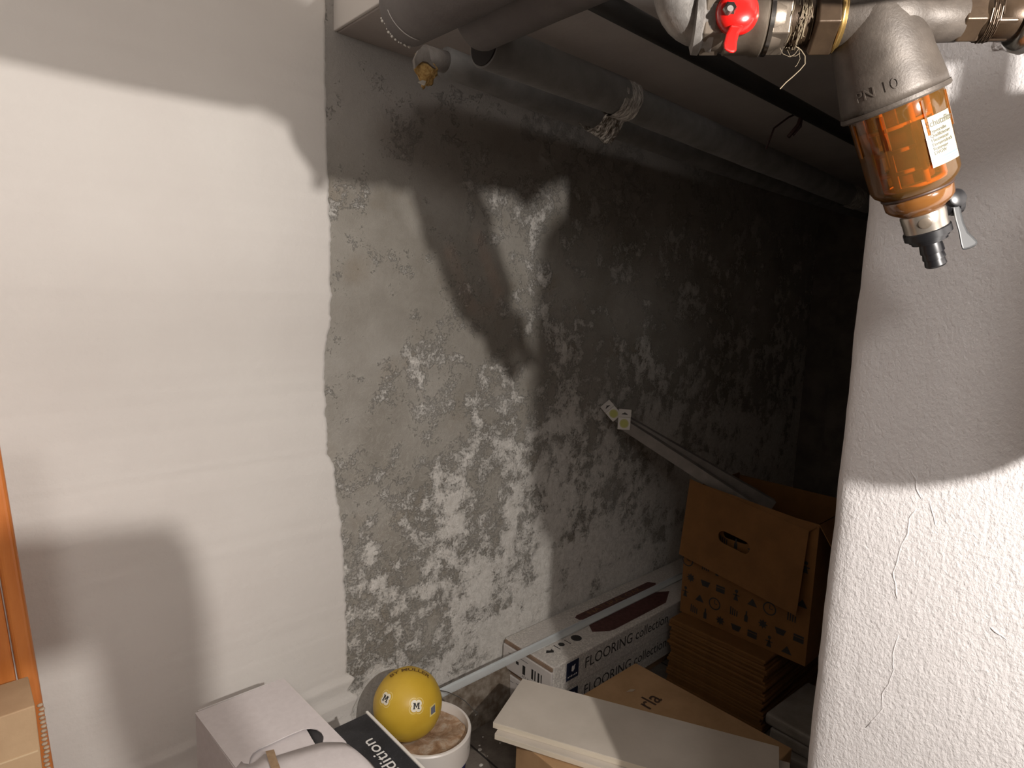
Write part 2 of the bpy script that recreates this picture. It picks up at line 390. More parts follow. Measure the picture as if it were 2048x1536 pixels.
def band(x0, x1, y, z, r, parent, tail=True):
    bm = NB(); n = 72; m_ = 18; g = []
    for i in range(m_ + 1):
        row = []
        for k in range(n):
            a = 2 * PI * k / n; x = x0 + (x1 - x0) * i / m_ + 0.010 * math.sin(a + 1) 
            rr = r * (1 + 0.05 * mnoise.noise(V((x * 90, math.cos(a) * 3.2, math.sin(a) * 3.2))) + 0.035 * abs(mnoise.noise(V((x * 35, a * 6, 2)))))
            row.append(bm.verts.new((x, y + rr * math.cos(a), z + rr * math.sin(a))))
        g.append(row)
    for a, b in zip(g, g[1:]):
        for k in range(n): bm.faces.new((a[k], a[(k+1) % n], b[(k+1) % n], b[k]))
    return obj('tape_band', bm, m_tape, parent, smooth=True)
bd_ = band(1.305, 1.375, 1.075, 2.121, 0.0475, t3); bd_['label'] = 'crinkled shiny clear tape'
# loose crinkled tail hanging under the tape and catching the lower pipe
bm = NB(); g = []
for i in range(22):
    t = i / 21; row = []
    for k in range(12):
        s = k / 11
        p = V((1.305 + 0.075 * s - 0.02 * t, 1.09 + 0.085 * t, 2.082 - 0.055 * math.sin(t * PI * 0.9) * (0.6 + 0.4 * s)))
        p += V((0, 0.4, 1)) * 0.010 * mnoise.noise(V((s * 7, t * 5, 3))) + V((1, 0, 0.3)) * 0.004 * mnoise.noise(V((s * 3, t * 14, 8)))
        row.append(bm.verts.new(p))
    g.append(row)
for a, b in zip(g, g[1:]):
    for k in range(11): bm.faces.new((a[k], a[k+1], b[k+1], b[k]))
m_tail = mottled('clear_tape_tail', (0.16, 0.14, 0.12), (0.85, 0.82, 0.76), 0.12, 0.25, scale=60, bd=0.008, bs=70, stretch=(3, 1, 1), lo=0.45, hi=0.62)
o = obj('tape_tail', bm, m_tail, t3, smooth=True); sm = o.modifiers.new('thick', 'SOLIDIFY'); sm.thickness = 0.0006
band(2.93, 3.06, 1.10, 2.098, 0.0465, t3)
# lower, thinner sleeve behind it
t4 = thing('insulated_pipe', 'thinner grey pipe running behind and below the taped foam-clad pipe', 'pipe', (1.8, 1.38, 2.19))
bm = NB(); tube(bm, along((0.99, 1.37, 2.190), (4.15, 1.40, 2.175), 40, sag=0.012), [0.036] * 3 + [0.040] * 38, 30, jit=0.02); obj('insulation_sleeve', bm, m_foam, t4, smooth=True)
bm = NB(); tube(bm, [(0.925, 1.366, 2.186), (0.995, 1.37, 2.19)], 0.026, 24); obj('pipe_stub', bm, m_grey_rag, t4, smooth=True)
# black pipe
bm = NB(); tube(bm, along((0.90, 1.07 - 0.18, 2.198), (4.15, 0.888, 2.198), 10), 0.0222, 24); o = obj('steel_pipe', bm, m_black, smooth=True, loc=(1.02, 0.89, 2.198))
tag(o, 'matt black straight pipe under the low ceiling, nearest to the brass fittings', 'pipe')
# wire ends hanging from the black pipe
m_wire = mat('dark_red_brown_wire', (0.035, 0.010, 0.010), 0.5)
bm = NB()
k0 = V((1.98, 0.89, 2.178))
tube(bm, [k0 + V((0, 0, 0.02)), k0 + V((-0.05, 0.02, -0.006)), k0 + V((-0.085, 0.045, -0.04)), k0 + V((-0.095, 0.06, -0.10))], 0.003, 8)
tube(bm, [k0 + V((0, 0, 0.02)), k0 + V((0.0, 0.012, -0.02)), k0 + V((-0.018, 0.03, -0.055))], 0.006, 8)
tube(bm, [k0 + V((0, 0, 0.02)), k0 + V((0.02, 0.012, -0.02)), k0 + V((0.012, 0.03, -0.045))], 0.003, 8)
tag(obj('wire_tie', bm, m_wire, smooth=True, loc=k0), 'dark wire tie with loose ends hanging from the black pipe', 'wire')

# torn scrap of yellow lagging
t5 = thing('torn_lagging', 'torn scrap of grey wrap and yellow wool hanging below the thickest pipe end', 'insulation', (0.93, 1.36, 2.12))
def blob(bm, c, sx, sy, sz, seed, amp=0.25, seg=28, ri=20, pointy=0.0):
    res = bmesh.ops.create_uvsphere(bm, u_segments=seg, v_segments=ri, radius=1.0)
    for v in res['verts']:
        d = 1 + amp * mnoise.noise(v.co * 2.2 + V((seed, 0, 0))) + amp * 0.6 * mnoise.noise(v.co * 6 + V((seed, 5, 0)))
        q = v.co * d; tz = 1 - pointy * max(0, -v.co.z)
        v.co = V(c) + V((q.x * sx * tz, q.y * sy * tz, q.z * sz))
sc_ = on(850, 140, 1, 1.36)
bm = NB(); blob(bm, sc_ + V((0.001, 0, 0.003)), 0.033, 0.013, 0.041, 3, 0.35, pointy=0.45); o = obj('wool', bm, m_foil, t5, smooth=True); o['label'] = 'yellow glass wool'
bm = NB()
A = [(837, 100), (848, 92), (858, 100), (862, 122), (873, 137), (866, 134), (855, 124), (846, 122), (838, 128), (831, 136), (829, 118)]
quadbox(bm, [on(a, b, 1, 1.342) for a, b in A], (0.002, 0.012, 0.0)); obj('paper_wrap', bm, m_grey_rag, t5)
bm = NB(); quadbox(bm, [on(a, b, 1, 1.350) for a, b in [(838, 163), (847, 168), (850, 170), (852, 162), (845, 160)]], (0.001, 0.008, 0.0)); obj('paper_edge', bm, mat('pale_paper', (0.6, 0.57, 0.5), 0.7), t5)

# ---------------------------------------------------------------- brass fittings and water filter
m_galv = mottled('galvanised_iron', (0.20, 0.185, 0.17), (0.31, 0.295, 0.275), 0.5, 0.5, scale=60, bd=0.0006, bs=160)
m_nickel = mottled('dull_nickel', (0.13, 0.105, 0.08), (0.20, 0.165, 0.13), 0.34, 0.6, scale=35, bd=0.0002, bs=120)
m_brass = mottled('brown_brass', (0.042, 0.026, 0.015), (0.070, 0.045, 0.026), 0.4, 0.5, scale=30, bd=0.0003, bs=90)
m_bright = mottled('bright_brass', (0.60, 0.38, 0.12), (0.72, 0.50, 0.2), 0.25, 0.9, scale=40, bd=0.0, bs=90)
m_bronze = mottled('cast_bronze', (0.050, 0.040, 0.032), (0.080, 0.066, 0.054), 0.5, 0.25, scale=45, bd=0.00025, bs=420)
m_red = mat('red_enamel', (0.62, 0.010, 0.008), 0.25, Coat_Weight=0.4)
m_chrome = mat('polished_steel', (0.40, 0.385, 0.365), 0.2, 1.0)
m_blackpl = mat('black_plastic', (0.005, 0.005, 0.006), 0.35)
m_greypl = mottled('grey_plastic', (0.016, 0.017, 0.018), (0.022, 0.024, 0.025), 0.45, scale=30, bd=0.0)
m_hemp = mat('hemp_fibre', (0.20, 0.16, 0.105), 0.8)

def dep(u): return 0.592 + (0.545 - 0.592) * (u - 1350) / (2040 - 1350)
def ax(u, v=None): return at(u, (45 - (u - 1350) * 10 / 690) if v is None else v, dep(u))
AX = (ax(2040) - ax(1350)).normalized()
def hexa(bm, a, b, r, ch=0.12, rot=0.26):
    d = (b - a); L = d.length; lathe(bm, a, d, [(0, r * (1 - ch)), (L * 0.08, r), (L * 0.92, r), (L, r * (1 - ch))], 6, u=V((0, 0, 1)).lerp(FWD, rot))
# elbow
te = thing('pipe_elbow', 'galvanised iron pipe elbow turning upwards left of the red valve', 'pipe fitting', ax(1350))
c0 = ax(1352, 46); up = V((0, 0, 1)); bend = []
e0 = c0 + V((0, 0, 0.11)); bend.append(V((e0.x - 0.05, e0.y - 0.06, 1.93))); bend.append(e0 + V((-0.01, -0.012, -0.045))); bend.append(c0 + V((0, 0, 0.045)))
R = 0.030
ce = c0 + AX * R + up * R
for k in range(9):
    a = PI + (PI / 2) * k / 8; bend.append(ce + AX * (R * math.cos(a)) + up * (R * math.sin(a)))
bend.append(ce - up * R + AX * 0.012)
bm = NB(); tube(bm, bend, 0.0225, 32, jit=0.03); obj('elbow_body', bm, m_galv, te, smooth=True)
bm = NB(); lathe(bm, ax(1384), AX, [(0, 0.022), (0.002, 0.0275), (0.008, 0.028), (0.010, 0.025), (0.013, 0.025), (0.015, 0.0265), (0.019, 0.0265), (0.022, 0.021)], 40); smooth_angle(obj('collar', bm, m_galv, te), 40)
# unseen pipe added above the frame, its run shaped to cast wall shadows
t6 = thing('insulated_pipe', 'added out-of-frame pipe from the galvanised elbow, its run shaped to cast wall shadows', 'pipe', (e0.x, e0.y, 1.95))
bm = NB(); ofs = V((0, 0.0, 0)); zc = 1.955
HF = V((FWD.x, FWD.y, 0)).normalized()
sh_ = [ax(u) - HF * 0.14 for u in (1430, 1600, 1800, 2040)]
tube(bm, [(-1.58, e0.y + 0.02, 1.950), (-0.3, e0.y + 0.015, 1.944), (0.36, e0.y + 0.01, 1.942), (0.46, e0.y - 0.04, 1.938)] + [V((p.x, p.y, z)) for p, z in zip(sh_, (1.930, 1.908, 1.899, 1.906))] + [V((0.90, -0.12, 1.92))], [0.055, 0.055, 0.055, 0.053, 0.05, 0.05, 0.05, 0.05, 0.05], 28); obj('insulation_sleeve', bm, m_foam, t6, smooth=True)
# ball valve
tv = thing('ball_valve', 'nickel ball valve with a red butterfly handle', 'valve', ax(1480))
bm = NB(); L = (ax(1560) - ax(1408)).length
lathe(bm, ax(1408), AX, [(0, 0.024), (0.004, 0.026), (L*0.28, 0.026), (L*0.30, 0.0285), (L*0.62, 0.0285), (L*0.66, 0.030), (L*0.76, 0.030), (L*0.80, 0.027), (L, 0.025)], 40); smooth_angle(obj('valve_body', bm, m_nickel, tv), 40)
bm = NB(); hexa(bm, ax(1402), ax(1444), 0.0285, rot=0.5); obj('hex_end', bm, m_nickel, tv, bevel=0.0008)
bm = NB(); hexa(bm, ax(1533), ax(1574), 0.0285, rot=0.5); obj('hex_end', bm, m_nickel, tv, bevel=0.0008)
bm = NB(); lathe(bm, ax(1528), AX, [(0, 0.0265), (0.001, 0.0295), (0.0045, 0.0295), (0.0055, 0.0265)], 40); smooth_angle(obj('rim', bm, m_chrome, tv), 40)
back = -FWD
def hpt(u, v, d): return at(u, v, d)
bm = NB(); lathe(bm, at(1484, 36, 0.580), back, [(-0.005, 0.016), (0.012, 0.016), (0.016, 0.013)], 32); smooth_angle(obj('stem_housing', bm, m_nickel, tv), 40)
# handle
th = tv
bm = NB()
lathe(bm, at(1470, 34, 0.566), back, [(0, 0.014), (0.001, 0.0185), (0.006, 0.0195), (0.012, 0.0180), (0.0165, 0.0120), (0.0175, 0.004)], 40)
o = obj('valve_handle', bm, m_red, th, smooth=True)
def wing(bm, pl, d0, th_):
    f = [bm.verts.new(at(u, v, d0)) for u, v in pl]; g = [bm.verts.new(at(u, v, d0 + th_)) for u, v in pl]; n = len(pl)
    bm.faces.new(f); bm.faces.new(g[::-1])
    for i in range(n): bm.faces.new((f[i], f[(i+1) % n], g[(i+1) % n], g[i]))
bm = NB(); wing(bm, [(1462, 48), (1490, 52), (1478, 68), (1474, 84), (1473, 100), (1470, 107), (1460, 106), (1447, 99), (1447, 88), (1452, 68)], 0.550, 0.011); obj('handle_wing', bm, m_red, o, smooth=False, bevel=0.0025, seg=3)
bm = NB(); wing(bm, [(1475, 10), (1500, 8), (1522, -22), (1524, -50), (1500, -52), (1486, -25)], 0.550, 0.011); obj('handle_wing', bm, m_red, o, smooth=False, bevel=0.0025, seg=3)
bm = NB(); lathe(bm, at(1456, 25, 0.556), back, [(0, 0.0062), (0.007, 0.0062), (0.009, 0.0045)], 6); smooth_angle(obj('handle_nut', bm, m_chrome, o), 20)
bm = NB(); lathe(bm, at(1456, 25, 0.551), back, [(0, 0.0028), (0.0062, 0.0028)], 12); obj('handle_screw', bm, m_galv, o)
# threaded nipple with hemp
tn = thing('threaded_nipple', 'brass nipple with hemp fibres between red valve and brown nut', 'pipe fitting', ax(1595))
prof = []
nL = (ax(1622) - ax(1570)).length
for k in range(14): prof += [(nL * k / 14, 0.0205), (nL * (k + .5) / 14, 0.0225)]
bm = NB(); lathe(bm, ax(1570), AX, prof, 36); obj('thread', bm, m_brass, tn, smooth=True)
bm = NB()
for k in range(60):
    a0 = random.uniform(0, 2 * PI); s0 = random.uniform(0.002, nL * 0.75); U, W_ = frame_of(AX); pts = []
    r0 = random.uniform(0.0225, 0.0255)
    for j in range(7):
        a = a0 + j * random.uniform(0.18, 0.3); s0 += random.uniform(-0.0016, 0.0020)
        pts.append(ax(1570) + AX * s0 + (U * math.cos(a) + W_ * math.sin(a)) * (r0 + random.uniform(-0.0006, 0.0012)))
    tube(bm, pts, 0.00035, 5)
o = obj('hemp_winding', bm, m_hemp, tn); o['kind'] = 'stuff'; o['label'] = 'pale hemp fibres'
bm = NB()
def strand(px, r=0.0003, d=0.575, d2=None):
    P = [at(u, v, d + ((d2 - d) * i / (len(px) - 1) if d2 else 0)) for i, (u, v) in enumerate(px)]; tube(bm, P, r, 6)
strand([(1590, 92), (1602, 100), (1610, 112), (1610, 128), (1600, 140), (1585, 154), (1572, 165), (1560, 178)], 0.00045)
strand([(1575, 100), (1580, 112), (1592, 112), (1600, 106)], 0.0002)
strand([(1560, 96), (1566, 108), (1580, 114), (1590, 108), (1597, 98)], 0.0002)
strand([(1598, 100), (1600, 118), (1594, 130), (1590, 134)], 0.0002)
obj('hemp_strand', bm, m_hemp, tn)
# union nut
tu = thing('union_nut', 'large brown hexagonal brass nut left of the water filter', 'nut', ax(1648))
bm = NB(); hexa(bm, ax(1618), ax(1668), 0.0315, rot=0.1); obj('hex_body', bm, m_brass, tu, bevel=0.001)
bm = NB(); lathe(bm, ax(1666), AX, [(0, 0.028), (0.003, 0.0275), (0.004, 0.0255), (0.008, 0.0245), (0.010, 0.024)], 40); o = obj('brass_ring', bm, m_bright, tu, smooth=True); o['label'] = 'bright yellow brass ring'
# ---- water filter
O = at(1745, 40, 0.568); T = at(1872, 530, 0.622)
FA = (T - O).normalized(); FL = (T - O).length; PX = FL / 506.0; PR = 0.000458
tf = thing('water_filter', 'amber domestic water filter hanging tilted from bronze head', 'water filter', O)
# head: horizontal run of the tee
bm = NB(); a_, b_ = ax(1678), ax(1925); LL = (b_ - a_).length
lathe(bm, a_, AX, [(0, 0.025), (LL*0.05, 0.026), (LL*0.25, 0.0305), (LL*0.48, 0.0305), (LL*0.62, 0.023), (LL*0.75, 0.0195), (LL*0.98, 0.0190), (LL, 0.017)], 44); smooth_angle(obj('filter_head', bm, m_bronze, tf), 50)
bm = NB(); lathe(bm, O, FA, [(-62*PX, 20*PR), (-58*PX, 42*PR), (-42*PX, 62*PR), (-15*PX, 73*PR), (20*PX, 81*PR), (60*PX, 87*PR), (85*PX, 88*PR), (105*PX, 91*PR), (140*PX, 96*PR), (157*PX, 97*PR)], 56)
hood = obj('filter_hood', bm, m_bronze, tf, smooth=True)
bm = NB(); lathe(bm, O, FA, [(155*PX, 94*PR), (156*PX, 99*PR), (163*PX, 100*PR), (166*PX, 97*PR), (167*PX, 90*PR)], 64); smooth_angle(obj('clamp_ring', bm, m_bronze, tf), 30)
toC = (EYE - (O + FA * (130 * PX))); toC = (toC - FA * toC.dot(FA)).normalized(); SD = FA.cross(toC); 
if SD.dot(RIGHT) < 0: SD = -SD
def on_lathe(r, s0, a0, rslope=0.0):
    """x runs round the axis, y against it (up), z outwards"""
    def fn(x, y, z):
        rr = r - y * rslope + z; a = a0 + x / r
        return O + FA * (s0 - y) + (toC * math.cos(a) + SD * math.sin(a)) * rr
    return fn
bm = text_bm('PN 10', 0.0128, on_lathe(93.2 * PR, 124 * PX, -0.25, 0.12), ext=0.0010, align='CENTER', sub=1, sx=1.12); obj('embossed_lettering', bm, m_bronze, hood)
ar = NB(); 
for u0, v0, u1, v1 in ((1838, 14, 1866, 13), (1866, 13, 1858, 8), (1866, 13, 1858, 18)): tube(ar, [at(u0, v0, dep(1850) - 0.0195), at(u1, v1, dep(1850) - 0.0195)], 0.0009, 8)
obj('embossed_arrow', ar, m_bronze, tf)
# amber bowl
def amber(name, tint, gl=0.10):
    m = bpy.data.materials.new(name); m.use_nodes = True; nt = m.node_tree; nt.nodes.clear()
    out = nt.nodes.new('ShaderNodeOutputMaterial'); tr = nt.nodes.new('ShaderNodeBsdfTransparent'); gs = nt.nodes.new('ShaderNodeBsdfGlossy'); df = nt.nodes.new('ShaderNodeBsdfDiffuse')
    tr.inputs[0].default_value = (*tint, 1); gs.inputs['Roughness'].default_value = gl; gs.inputs[0].default_value = (1, 0.96, 0.9, 1)
    df.inputs[0].default_value = (tint[0] * 0.55, tint[1] * 0.5, tint[2] * 0.5, 1)
    fr_ = nt.nodes.new('ShaderNodeFresnel'); fr_.inputs[0].default_value = 1.5
    m1 = nt.nodes.new('ShaderNodeMixShader'); m1.inputs[0].default_value = 0.16
    m2 = nt.nodes.new('ShaderNodeMixShader')
    nt.links.new(tr.outputs[0], m1.inputs[1]); nt.links.new(df.outputs[0], m1.inputs[2])
    nt.links.new(fr_.outputs[0], m2.inputs[0]); nt.links.new(m1.outputs[0], m2.inputs[1]); nt.links.new(gs.outputs[0], m2.inputs[2])
    nt.links.new(m2.outputs[0], out.inputs[0]); return m
m_amber = amber('amber_plastic', (0.72, 0.38, 0.09))
bm = NB(); lathe(bm, O, FA, [(160*PX, 84*PR), (172*PX, 86*PR), (240*PX, 85.5*PR), (241*PX, 84.5*PR), (318*PX, 83*PR), (330*PX, 78*PR), (341*PX, 66*PR), (345*PX, 62*PR)], 64, cap=False)
bowl = obj('filter_bowl', bm, m_amber, tf, smooth=True)
bm = NB()
for k in range(8):
    a = 2 * PI * k / 8 + 0.5; rd = toC * math.cos(a) + SD * math.sin(a); tg = FA.cross(rd)
    quadbox(bm, [O + FA * (172*PX) + rd * (86.5*PR) - tg * 0.0009, O + FA * (172*PX) + rd * (86.5*PR) + tg * 0.0009, O + FA * (238*PX) + rd * (86*PR) + tg * 0.0009, O + FA * (238*PX) + rd * (86*PR) - tg * 0.0009], rd * 0.0012)
obj('bowl_ribs', bm, m_amber, bowl)
bm = NB(); lathe(bm, O, FA, [(340*PX, 66*PR), (343*PX, 68*PR), (346*PX, 66*PR)], 56); obj('seal_ring', bm, mat('dark_seal', (0.03, 0.012, 0.006), 0.5), tf, smooth=True)
bm = NB(); lathe(bm, O, FA, [(345*PX, 63*PR), (350*PX, 65*PR), (366*PX, 64*PR), (374*PX, 58*PR), (384*PX, 44*PR), (390*PX, 40*PR)], 56); obj('bowl_sump', bm, mottled('dark_amber', (0.16, 0.06, 0.012), (0.22, 0.09, 0.022), 0.15, 0.0, scale=25, bd=0.0, Transmission_Weight=0.35, Coat_Weight=0.6), tf, smooth=True)
# cartridge inside: amber core, cage of posts and rings
m_core = mottled('brown_filter_core', (0.20, 0.075, 0.014), (0.32, 0.13, 0.03), 0.5, 0.0, scale=60, bd=0.0004, bs=200)
m_cage = mat('pale_amber_cage', (0.52, 0.25, 0.05), 0.5)
bm = NB(); lathe(bm, O, FA, [(165*PX, 38*PR), (320*PX, 38*PR)], 40); cart = obj('filter_cartridge', bm, m_core, tf, smooth=True)
bm = NB()
for k in range(6):
    a = 2 * PI * k / 6 - 0.62; rd = toC * math.cos(a) + SD * math.sin(a); p = O + rd * (52 * PR)
    tube(bm, [p + FA * (165*PX), p + FA * (325*PX)], 6.5*PR, 10)
for s in (200, 245, 288, 322): lathe(bm, O, FA, [(s*PX, 46*PR), (s*PX, 57*PR), ((s+7)*PX, 57*PR), ((s+7)*PX, 46*PR)], 36, cap=False)
obj('cage', bm, m_cage, cart, smooth=True)
# label on the bowl
m_lab = mat('cream_label', (0.30, 0.283, 0.215), 0.5)
m_ink = mat('grey_ink', (0.07, 0.065, 0.045), 0.6); m_blue = mat('pale_blue_ink', (0.13, 0.18, 0.34), 0.6)
lr = 87.2 * PR; a0 = 0.80
_l1 = on_lathe(lr, 252 * PX, a0)
lf = lambda x, y, z: _l1(x * 0.84, y * 0.93, z)
bm = NB(); g = []
for i in range(13):
    xx = (-0.0185 + 0.037 * i / 12); g.append([bm.verts.new(lf(xx, y, 0)) for y in (0.0235, 0.0, -0.0235)])
for a, b in zip(g, g[1:]):
    for k in range(2): bm.faces.new((a[k], b[k], b[k+1], a[k+1]))
lab = obj('label_sticker', bm, m_lab, bowl, smooth=True)
_l2 = on_lathe(lr + 0.0002, 252 * PX, a0)
lf2 = lambda x, y, z: _l2(x * 0.84, y * 0.93, z)
bm = text_bm('Schutzfilter', 0.0085, lambda x, y, z: lf2(x - 0.0160, y + 0.0165, 0), sub=1, bold=0.0001)
for i, s in enumerate(('Typenreihe', 'Qualifizierung', 'Hauswasser', 'Eingangsdruck', 'Reinigung', 'DVGW')):
    b2 = text_bm(s, 0.0046, lambda x, y, z, i=i: lf2(x - 0.0140, y + 0.0095 - i * 0.0041, 0), bold=0.00008)
    me = bpy.data.meshes.new('t'); b2.to_mesh(me); bm.from_mesh(me); bpy.data.meshes.remove(me); b2.free()
obj('label_lettering', bm, m_ink, lab)
bm = NB()
for i in range(3):
    y = -0.0170 - i * 0.0021
    for k in range(10): 
        x0 = -0.017 + 0.0034 * k; poly_bm([rectp(x0, y, x0 + 0.0034, y + (0.0016 if i == 0 else 0.0010))], lf2, bm)
obj('label_stripes', bm, m_blue, lab)
# drain valve
td = tf
bm = NB(); lathe(bm, O, FA, [(386*PX, 41*PR), (392*PX, 43*PR), (410*PX, 42*PR), (428*PX, 42*PR)], 40); dv = obj('drain_valve', bm, mottled('brushed_nickel', (0.34, 0.30, 0.26), (0.42, 0.38, 0.33), 0.25, 0.85, scale=30, bd=0.0), tf); smooth_angle(dv, 40)
bc = O + FA * (404*PX) + toC * (40*PR)
bm = NB(); lathe(bm, bc, toC, [(0, 12*PX), (2*PX, 12*PR), (3*PX, 10*PR)], 24); smooth_angle(obj('screw_cap', bm, m_nickel, dv), 40)
bm = NB(); lathe(bm, O, FA, [(424*PX, 43*PR), (426*PX, 45*PR), (440*PX, 45*PR), (441*PX, 38*PR), (446*PX, 38*PR), (447*PX, 34*PR), (452*PX, 34*PR)], 40); smooth_angle(obj('outlet_collar', bm, m_blackpl, dv), 40)
bm = NB(); lathe(bm, O, FA, [(450*PX, 20*PR), (462*PX, 22*PR), (476*PX, 23*PR), (477*PX, 20*PR), (490*PX, 22*PR), (491*PX, 19*PR), (504*PX, 21*PR), (508*PX, 18*PR)], 32); smooth_angle(obj('hose_nozzle', bm, m_blackpl, dv), 40)
# lever on the right side
lb = at(1890, 412, 0.610); le = at(1917, 392, 0.610)
bm = NB(); tube(bm, [at(1880, 418, 0.612), lb, at(1900, 408, 0.61)], [0.009, 0.0105, 0.0105], 24); tube(bm, [at(1900, 408, 0.61), at(1912, 403, 0.61)], 0.0125, 24); obj('lever_hub', bm, m_blackpl, dv, smooth=False, bevel=0.001)
bm = NB()
pl = [(1899, 384), (1912, 379), (1918, 392), (1921, 408), (1923, 425), (1928, 445), (1936, 463), (1948, 475), (1956, 483), (1953, 491), (1940, 497), (1925, 501), (1921, 488), (1917, 465), (1910, 440), (1905, 415), (1903, 400)]
wing(bm, pl, 0.600, 0.012); lv = obj('drain_lever', bm, m_greypl, dv, bevel=0.002, seg=3); lv['label'] = 'curved grey plastic lever'
bm = NB(); lathe(bm, at(1910, 397, 0.600), back, [(-0.002, 0.0085), (0.004, 0.0085), (0.005, 0.007)], 24); smooth_angle(obj('lever_boss', bm, m_blackpl, lv), 40)
# right-hand fittings
tr_ = thing('pipe_union', 'brown hexagonal brass union right of the water filter', 'pipe fitting', ax(1945))
bm = NB(); hexa(bm, ax(1912), ax(1960), 0.0205, rot=0.1); obj('hex_body', bm, m_brass, tr_, bevel=0.001)
bm = NB(); U, W_ = frame_of(AX); q = []
for k in range(70): 
    a = k * 0.55; q.append(ax(1962) + AX * (0.009 * k / 70) + (U * math.cos(a) + W_ * math.sin(a)) * 0.0195)
tube(bm, q, 0.0006, 6); obj('hemp_winding', bm, m_brass, tr_)
bm = NB(); tube(bm, [ax(1955), ax(2100)], 0.0185, 32); obj('pipe_tail', bm, m_brass, tr_, smooth=True)
bm = NB(); hexa(bm, ax(1972), ax(2022), 0.0196, rot=0.6); obj('hex_body', bm, m_brass, tr_, bevel=0.001)
ts = thing('pipe_rosette', 'polished steel cover ring at the right edge of the brass line', 'ring', ax(2042))
bm = NB(); lathe(bm, ax(2030), AX, [(0, 0.018), (0.0, 0.022), (0.004, 0.027), (0.012, 0.029), (0.018, 0.027), (0.02, 0.018)], 48); obj('ring', bm, m_chrome, ts, smooth=True)
# pale plaster crumbs where the pipe passes the wall
bm = NB()
for u, v, s in ((2003, 80, .007), (2012, 86, .0065), (1998, 90, .005), (2020, 76, .006)): blob(bm, on(u, v, 0, WX), s*.7, s, s, u, 0.4)
struct(obj('trim_4', bm, m_rough, smooth=True), 'lump of plaster on the right wall')
# made-up vessel out of frame, added to cast a round wall shadow
tx = thing('shadow_vessel', 'made-up white vessel on the brass line, added for its shadow on the right wall', 'vessel', (0.693, -0.045, 1.70))
bm = NB(); vc = V((0.693, -0.050, 0)); prof = [(1.550, 0.002), (1.552, 0.018), (1.558, 0.032), (1.570, 0.044), (1.59, 0.052), (1.63, 0.0575), (1.78, 0.0575), (1.80, 0.054), (1.815, 0.042), (1.823, 0.025), (1.825, 0.002)]
lathe(bm, vc, V((0, 0, 1)), prof, 48); obj('tank', bm, mat('white_enamel', (0.75, 0.74, 0.72), 0.3), tx, smooth=True)
bm = NB(); tube(bm, [V((vc.x, vc.y, 1.82)), V((vc.x, vc.y, 1.86)), ax(2100)], 0.011, 16); obj('inlet_pipe', bm, m_nickel, tx, smooth=True)
# lamp: bulb holder on a cord; arm and end block added for a shadow
tl = thing('cellar_lamp', 'bare bulb lamp hanging on a black cord, with an added shadow-casting arm', 'lamp', LAMP + V((0, 0, 0.03)))
bm = NB(); tube(bm, [LAMP + V((0, 0, 0.1)), V((LAMP.x, LAMP.y, HI))], 0.0035, 10); obj('cord', bm, m_blackpl, tl, smooth=True)
bm = NB(); lathe(bm, LAMP + V((0, 0, 0.035)), V((0, 0, 1)), [(0, 0.014), (0.005, 0.019), (0.05, 0.02), (0.07, 0.008)], 24); obj('lamp_holder', bm, m_blackpl, tl, smooth=True)
bm = NB(); tube(bm, [LAMP + V((0, 0, 0.075)), LAMP + V((-0.08, -0.05, 0.10)), V((0.17, -0.45, 1.86)), V((0.12, -0.30, 1.76)), V((0.16, -0.12, 1.66)), V((0.24, -0.045, 1.615)), V((0.30, -0.025, 1.612))], 0.007, 12); obj('added_arm', bm, m_galv, tl, smooth=True)  # made-up arm, only carries the shadow-casting block
bm = NB(); quadbox(bm, [V((0.28, -0.045, 1.588)), V((0.352, -0.045, 1.588)), V((0.358, -0.045, 1.545)), V((0.368, -0.045, 1.50)), V((0.404, -0.045, 1.50)), V((0.404, -0.045, 1.58)), V((0.400, -0.045, 1.605)), V((0.390, -0.045, 1.626)), V((0.28, -0.045, 1.640))], (0, 0.04, 0)); tri(bm); obj('clamp', bm, m_greypl, tl)  # unseen block shaped to cast the shadow low on the left wall

tg_ = thing('ceiling_lamp', 'round ceiling lamp behind the viewer', 'lamp', (-0.45, -0.75, HI))
bm = NB(); lathe(bm, V((-0.45, -0.75, HI)), V((0, 0, -1)), [(0, 0.07), (0.05, 0.07), (0.055, 0.02)], 32); obj('lamp_base', bm, m_chrome, tg_)
# ---------------------------------------------------------------- boxes along the wall
m_pack = mottled('white_printed_carton', (0.52, 0.48, 0.45), (0.60, 0.56, 0.53), 0.6, scale=8, bd=0.0004, bs=80)
m_dust = mat('dusty_carton_top', (0.5, 0.46, 0.42), 0.75)
vv = coord(m_dust)
dc = ramp(m_dust, noise(m_dust, vv, 150, 4, 0.7), [(0.45, (0.42, 0.39, 0.355)), (0.62, (0.70, 0.66, 0.60))])
base(m_dust, mix(m_dust, ramp(m_dust, noise(m_dust, vv, 5, 4, 0.6), [(0.35, 0.15), (0.6, 0.9)]), (0.50, 0.465, 0.435), dc))
m_kraft = mottled('brown_cardboard', (0.36, 0.215, 0.105), (0.43, 0.265, 0.135), 0.8, scale=12, bd=0.0004, bs=90)
m_kraftd = mottled('dark_brown_cardboard', (0.20, 0.115, 0.06), (0.26, 0.155, 0.08), 0.85, scale=12, bd=0.0004, bs=90)
m_box = mottled('orange_brown_cardboard', (0.15, 0.064, 0.013), (0.19, 0.082, 0.019), 0.8, scale=12, bd=0.0004, bs=90)
m_boxd = mottled('dull_brown_cardboard', (0.10, 0.05, 0.03), (0.14, 0.07, 0.04), 0.85, scale=12, bd=0.0004, bs=90)
m_navy = mat('navy_print', (0.012, 0.018, 0.045), 0.5); m_print = mat('black_print', (0.02, 0.018, 0.017), 0.6)
